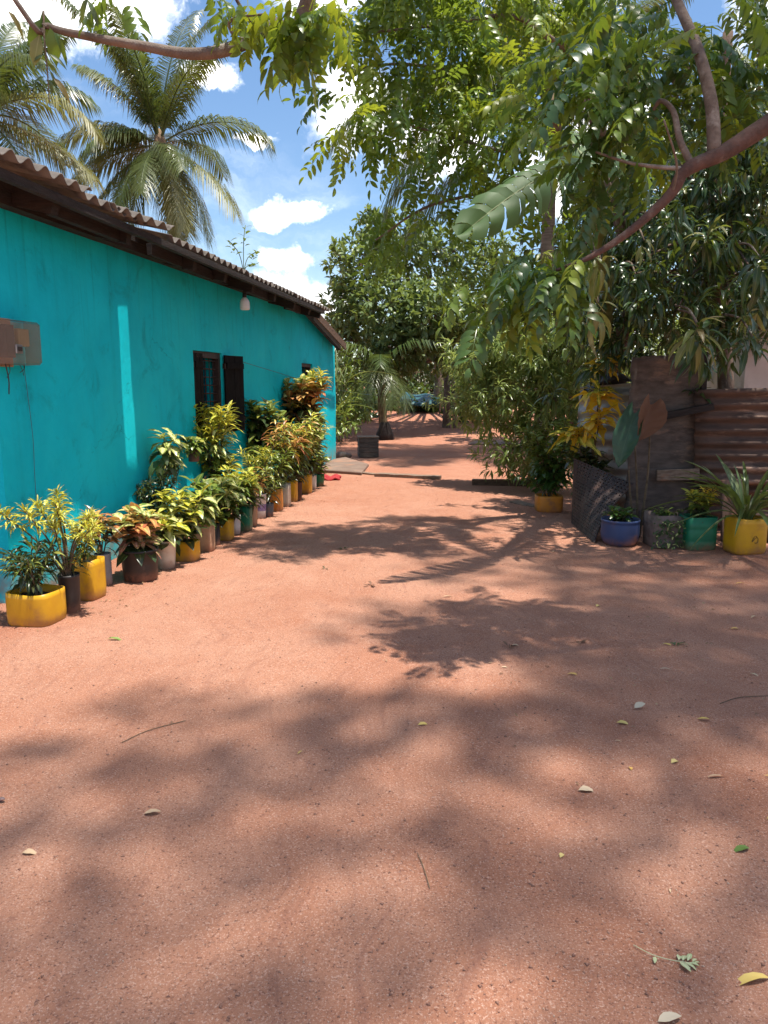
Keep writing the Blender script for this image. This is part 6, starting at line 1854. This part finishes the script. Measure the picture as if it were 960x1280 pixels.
fallen('light green leaf fresh on the earth', (1.234, 2.365, 0.000), .05, 4.5, 'fallen_green', 'ovate')
fallen('yellow-green narrow leaf on the sunlit earth below the pots', (-1.698, 4.491, 0.000), .09, 1.5, 'fallen_green', 'lance')
fallen('thin yellow leaf curled on the open sunny earth', (-0.369, 3.038, 0.000), .03, 0.6, 'fallen_yellow', 'lance')
fallen('pink-tan leaf trodden into the earth', (-0.885, 2.595, 0.000), .05, 1.5, 'fallen_tan', 'ovate')
for lab, p_, m_, sc in (('crumpled dark green leaf cluster on the sunlit yard', (-0.395, 7.130, 0.000), 'ficus', .06), ('crumpled brown leaf cluster on the sunlit yard', (-0.106, 5.786, 0.000), 'dead_brown', .06), ('tiny dark leaf curl on the sunlit yard', (-0.494, 6.334, 0.000), 'croton_dark', .035),
                        ('curled brown leaf in the dappled shade', (1.188, 4.462, 0.000), 'dead_brown', .05), ('tiny green weed sprouting in the shaded earth', (1.763, 4.404, 0.000), 'ficus', .045), ('curled brown leaf beside the yard middle', (0.752, 4.404, 0.000), 'dead_brown', .05)):
    root = thing('leaf_cluster', lab, 'leaf', (p_[0], p_[1], micro(p_[0], p_[1])))
    fo_ = Foliage(root)
    for k in range(6):
        a = k * 1.1 + R.random()
        fo_.add('ellip', m_, np.array(root.location) + (R.gauss(0, .01), R.gauss(0, .01), 0.004), (math.cos(a), math.sin(a), R.uniform(0.1, 0.6)), (R.gauss(0, .4), R.gauss(0, .4), 1), sc * R.uniform(0.6, 1.1))
    fo_.finish(10, 0)
# crumbs of dry leaf gathered by the pots, the fence and the shrub
def crumbs(n, spots, seed):
    g = np.random.default_rng(seed)
    V_, T_, _r = TM['far'][0]
    k = g.integers(0, len(spots), n)
    S_ = np.array(spots, float)[k]
    x = S_[:, 0] + g.normal(size=n) * S_[:, 2]
    y = S_[:, 1] + g.normal(size=n) * S_[:, 3]
    z = np.array([micro(a, b_) + ground_z(a, b_) for a, b_ in zip(x, y)]) + 0.004
    D = np.stack([g.normal(size=n), g.normal(size=n), g.normal(size=n) * 0.15], 1)
    Fm = frames(D, np.array((0, 0, 1.0)) + g.normal(size=(n, 3)) * 0.35)
    L_ = g.uniform(0.008, 0.032, n)
    W_ = np.einsum('nij,vj->nvi', Fm * L_[:, None, None], V_) + np.stack([x, y, z], 1)[:, None, :]
    return tri_mesh('leaf_litter', W_.reshape(-1, 3), (T_[None] + (np.arange(n) * len(V_))[:, None, None]).reshape(-1, 3), 'crumb', np.repeat(g.random(n), len(V_)), np.tile(_r, n))


SP = [(-2.0 + 0.16 * k, 5.2 + k, 0.12, 0.35) for k in range(7)] + [(2.3, 7.0, 0.4, 0.2), (3.0, 6.6, 0.4, 0.25), (2.0, 8.3, 0.4, 0.5), (1.8, 10.5, 0.5, 0.8), (2.0, 5.0, 0.9, 0.9), (1.2, 3.6, 0.8, 0.7), (-0.3, 12.5, 0.8, 0.6), (1.0, 7.0, 1.0, 1.0)]
tag(link('leaf_litter', crumbs(900, SP, 21)), 'crumbs of dry leaf scattered by the pots and the fence', 'litter', kind='stuff')
# compound leaf sprig
sp_ = thing('leaf_sprig', 'pale green feathery leaf sprig on a long bare stalk lying on the earth', 'leaf', (0.778, 1.857, 0.000))
spb = sp_.location
def flat(p_, dz=0.006):
    return Vector((p_[0], p_[1], micro(p_[0], p_[1]) + dz))
stalk = [flat((0.697, 1.917, 0.000)), flat((0.735, 1.878, 0.000), 0.01), flat((0.779, 1.860, 0.000), 0.01), flat((0.828, 1.851, 0.000), 0.008), flat((0.847, 1.845, 0.000), 0.006)]
MB().tube(spline(stalk, 4), 0.0013, 5).build('stalk', 'fallen_sprig', sp_, world=True, smooth=True)
fo_ = Foliage(sp_)
for b_, t_ in (((0.801, 1.860, 0.000), (0.818, 1.893, 0.000)), ((0.811, 1.857, 0.000), (0.829, 1.887, 0.000)), ((0.824, 1.857, 0.000), (0.846, 1.887, 0.000)), ((0.836, 1.854, 0.000), (0.856, 1.872, 0.000)), ((0.801, 1.860, 0.000), (0.819, 1.817, 0.000)), ((0.815, 1.857, 0.000), (0.840, 1.828, 0.000)), ((0.827, 1.854, 0.000), (0.851, 1.840, 0.000)), ((0.839, 1.851, 0.000), (0.861, 1.857, 0.000)), ((0.743, 1.875, 0.000), (0.732, 1.848, 0.000))):
    b_, t_ = flat(b_, 0.008), flat(t_, 0.007)
    d = t_ - b_
    fo_.add('ellip', 'fallen_sprig', b_, d, (0, 0, 1), d.length)
fo_.finish(20, 0)
def stick(label, pts, r_, mat='stem', name='dry_twig'):
    pts = [flat(p_, 0.005) for p_ in pts]
    o = MB().tube(spline(pts, 5), r_, 5).build(name, mat, smooth=True)
    return tag(o, label, 'twig')


stick('thin curved straw lying on the sunlit earth', [(-1.150, 3.155, 0.000), (-1.071, 3.274, 0.000), (-0.923, 3.366, 0.000)], 0.0018)
stick('short yellow grass stalk lying on the earth', [(0.112, 2.334, 0.000), (0.129, 2.257, 0.000), (0.142, 2.161, 0.000)], 0.0014, 'rope_dry')
stick('dark thin twig lying in the right-hand shade', [(1.650, 3.565, 0.000), (1.779, 3.633, 0.000), (1.949, 3.653, 0.000)], 0.0018)
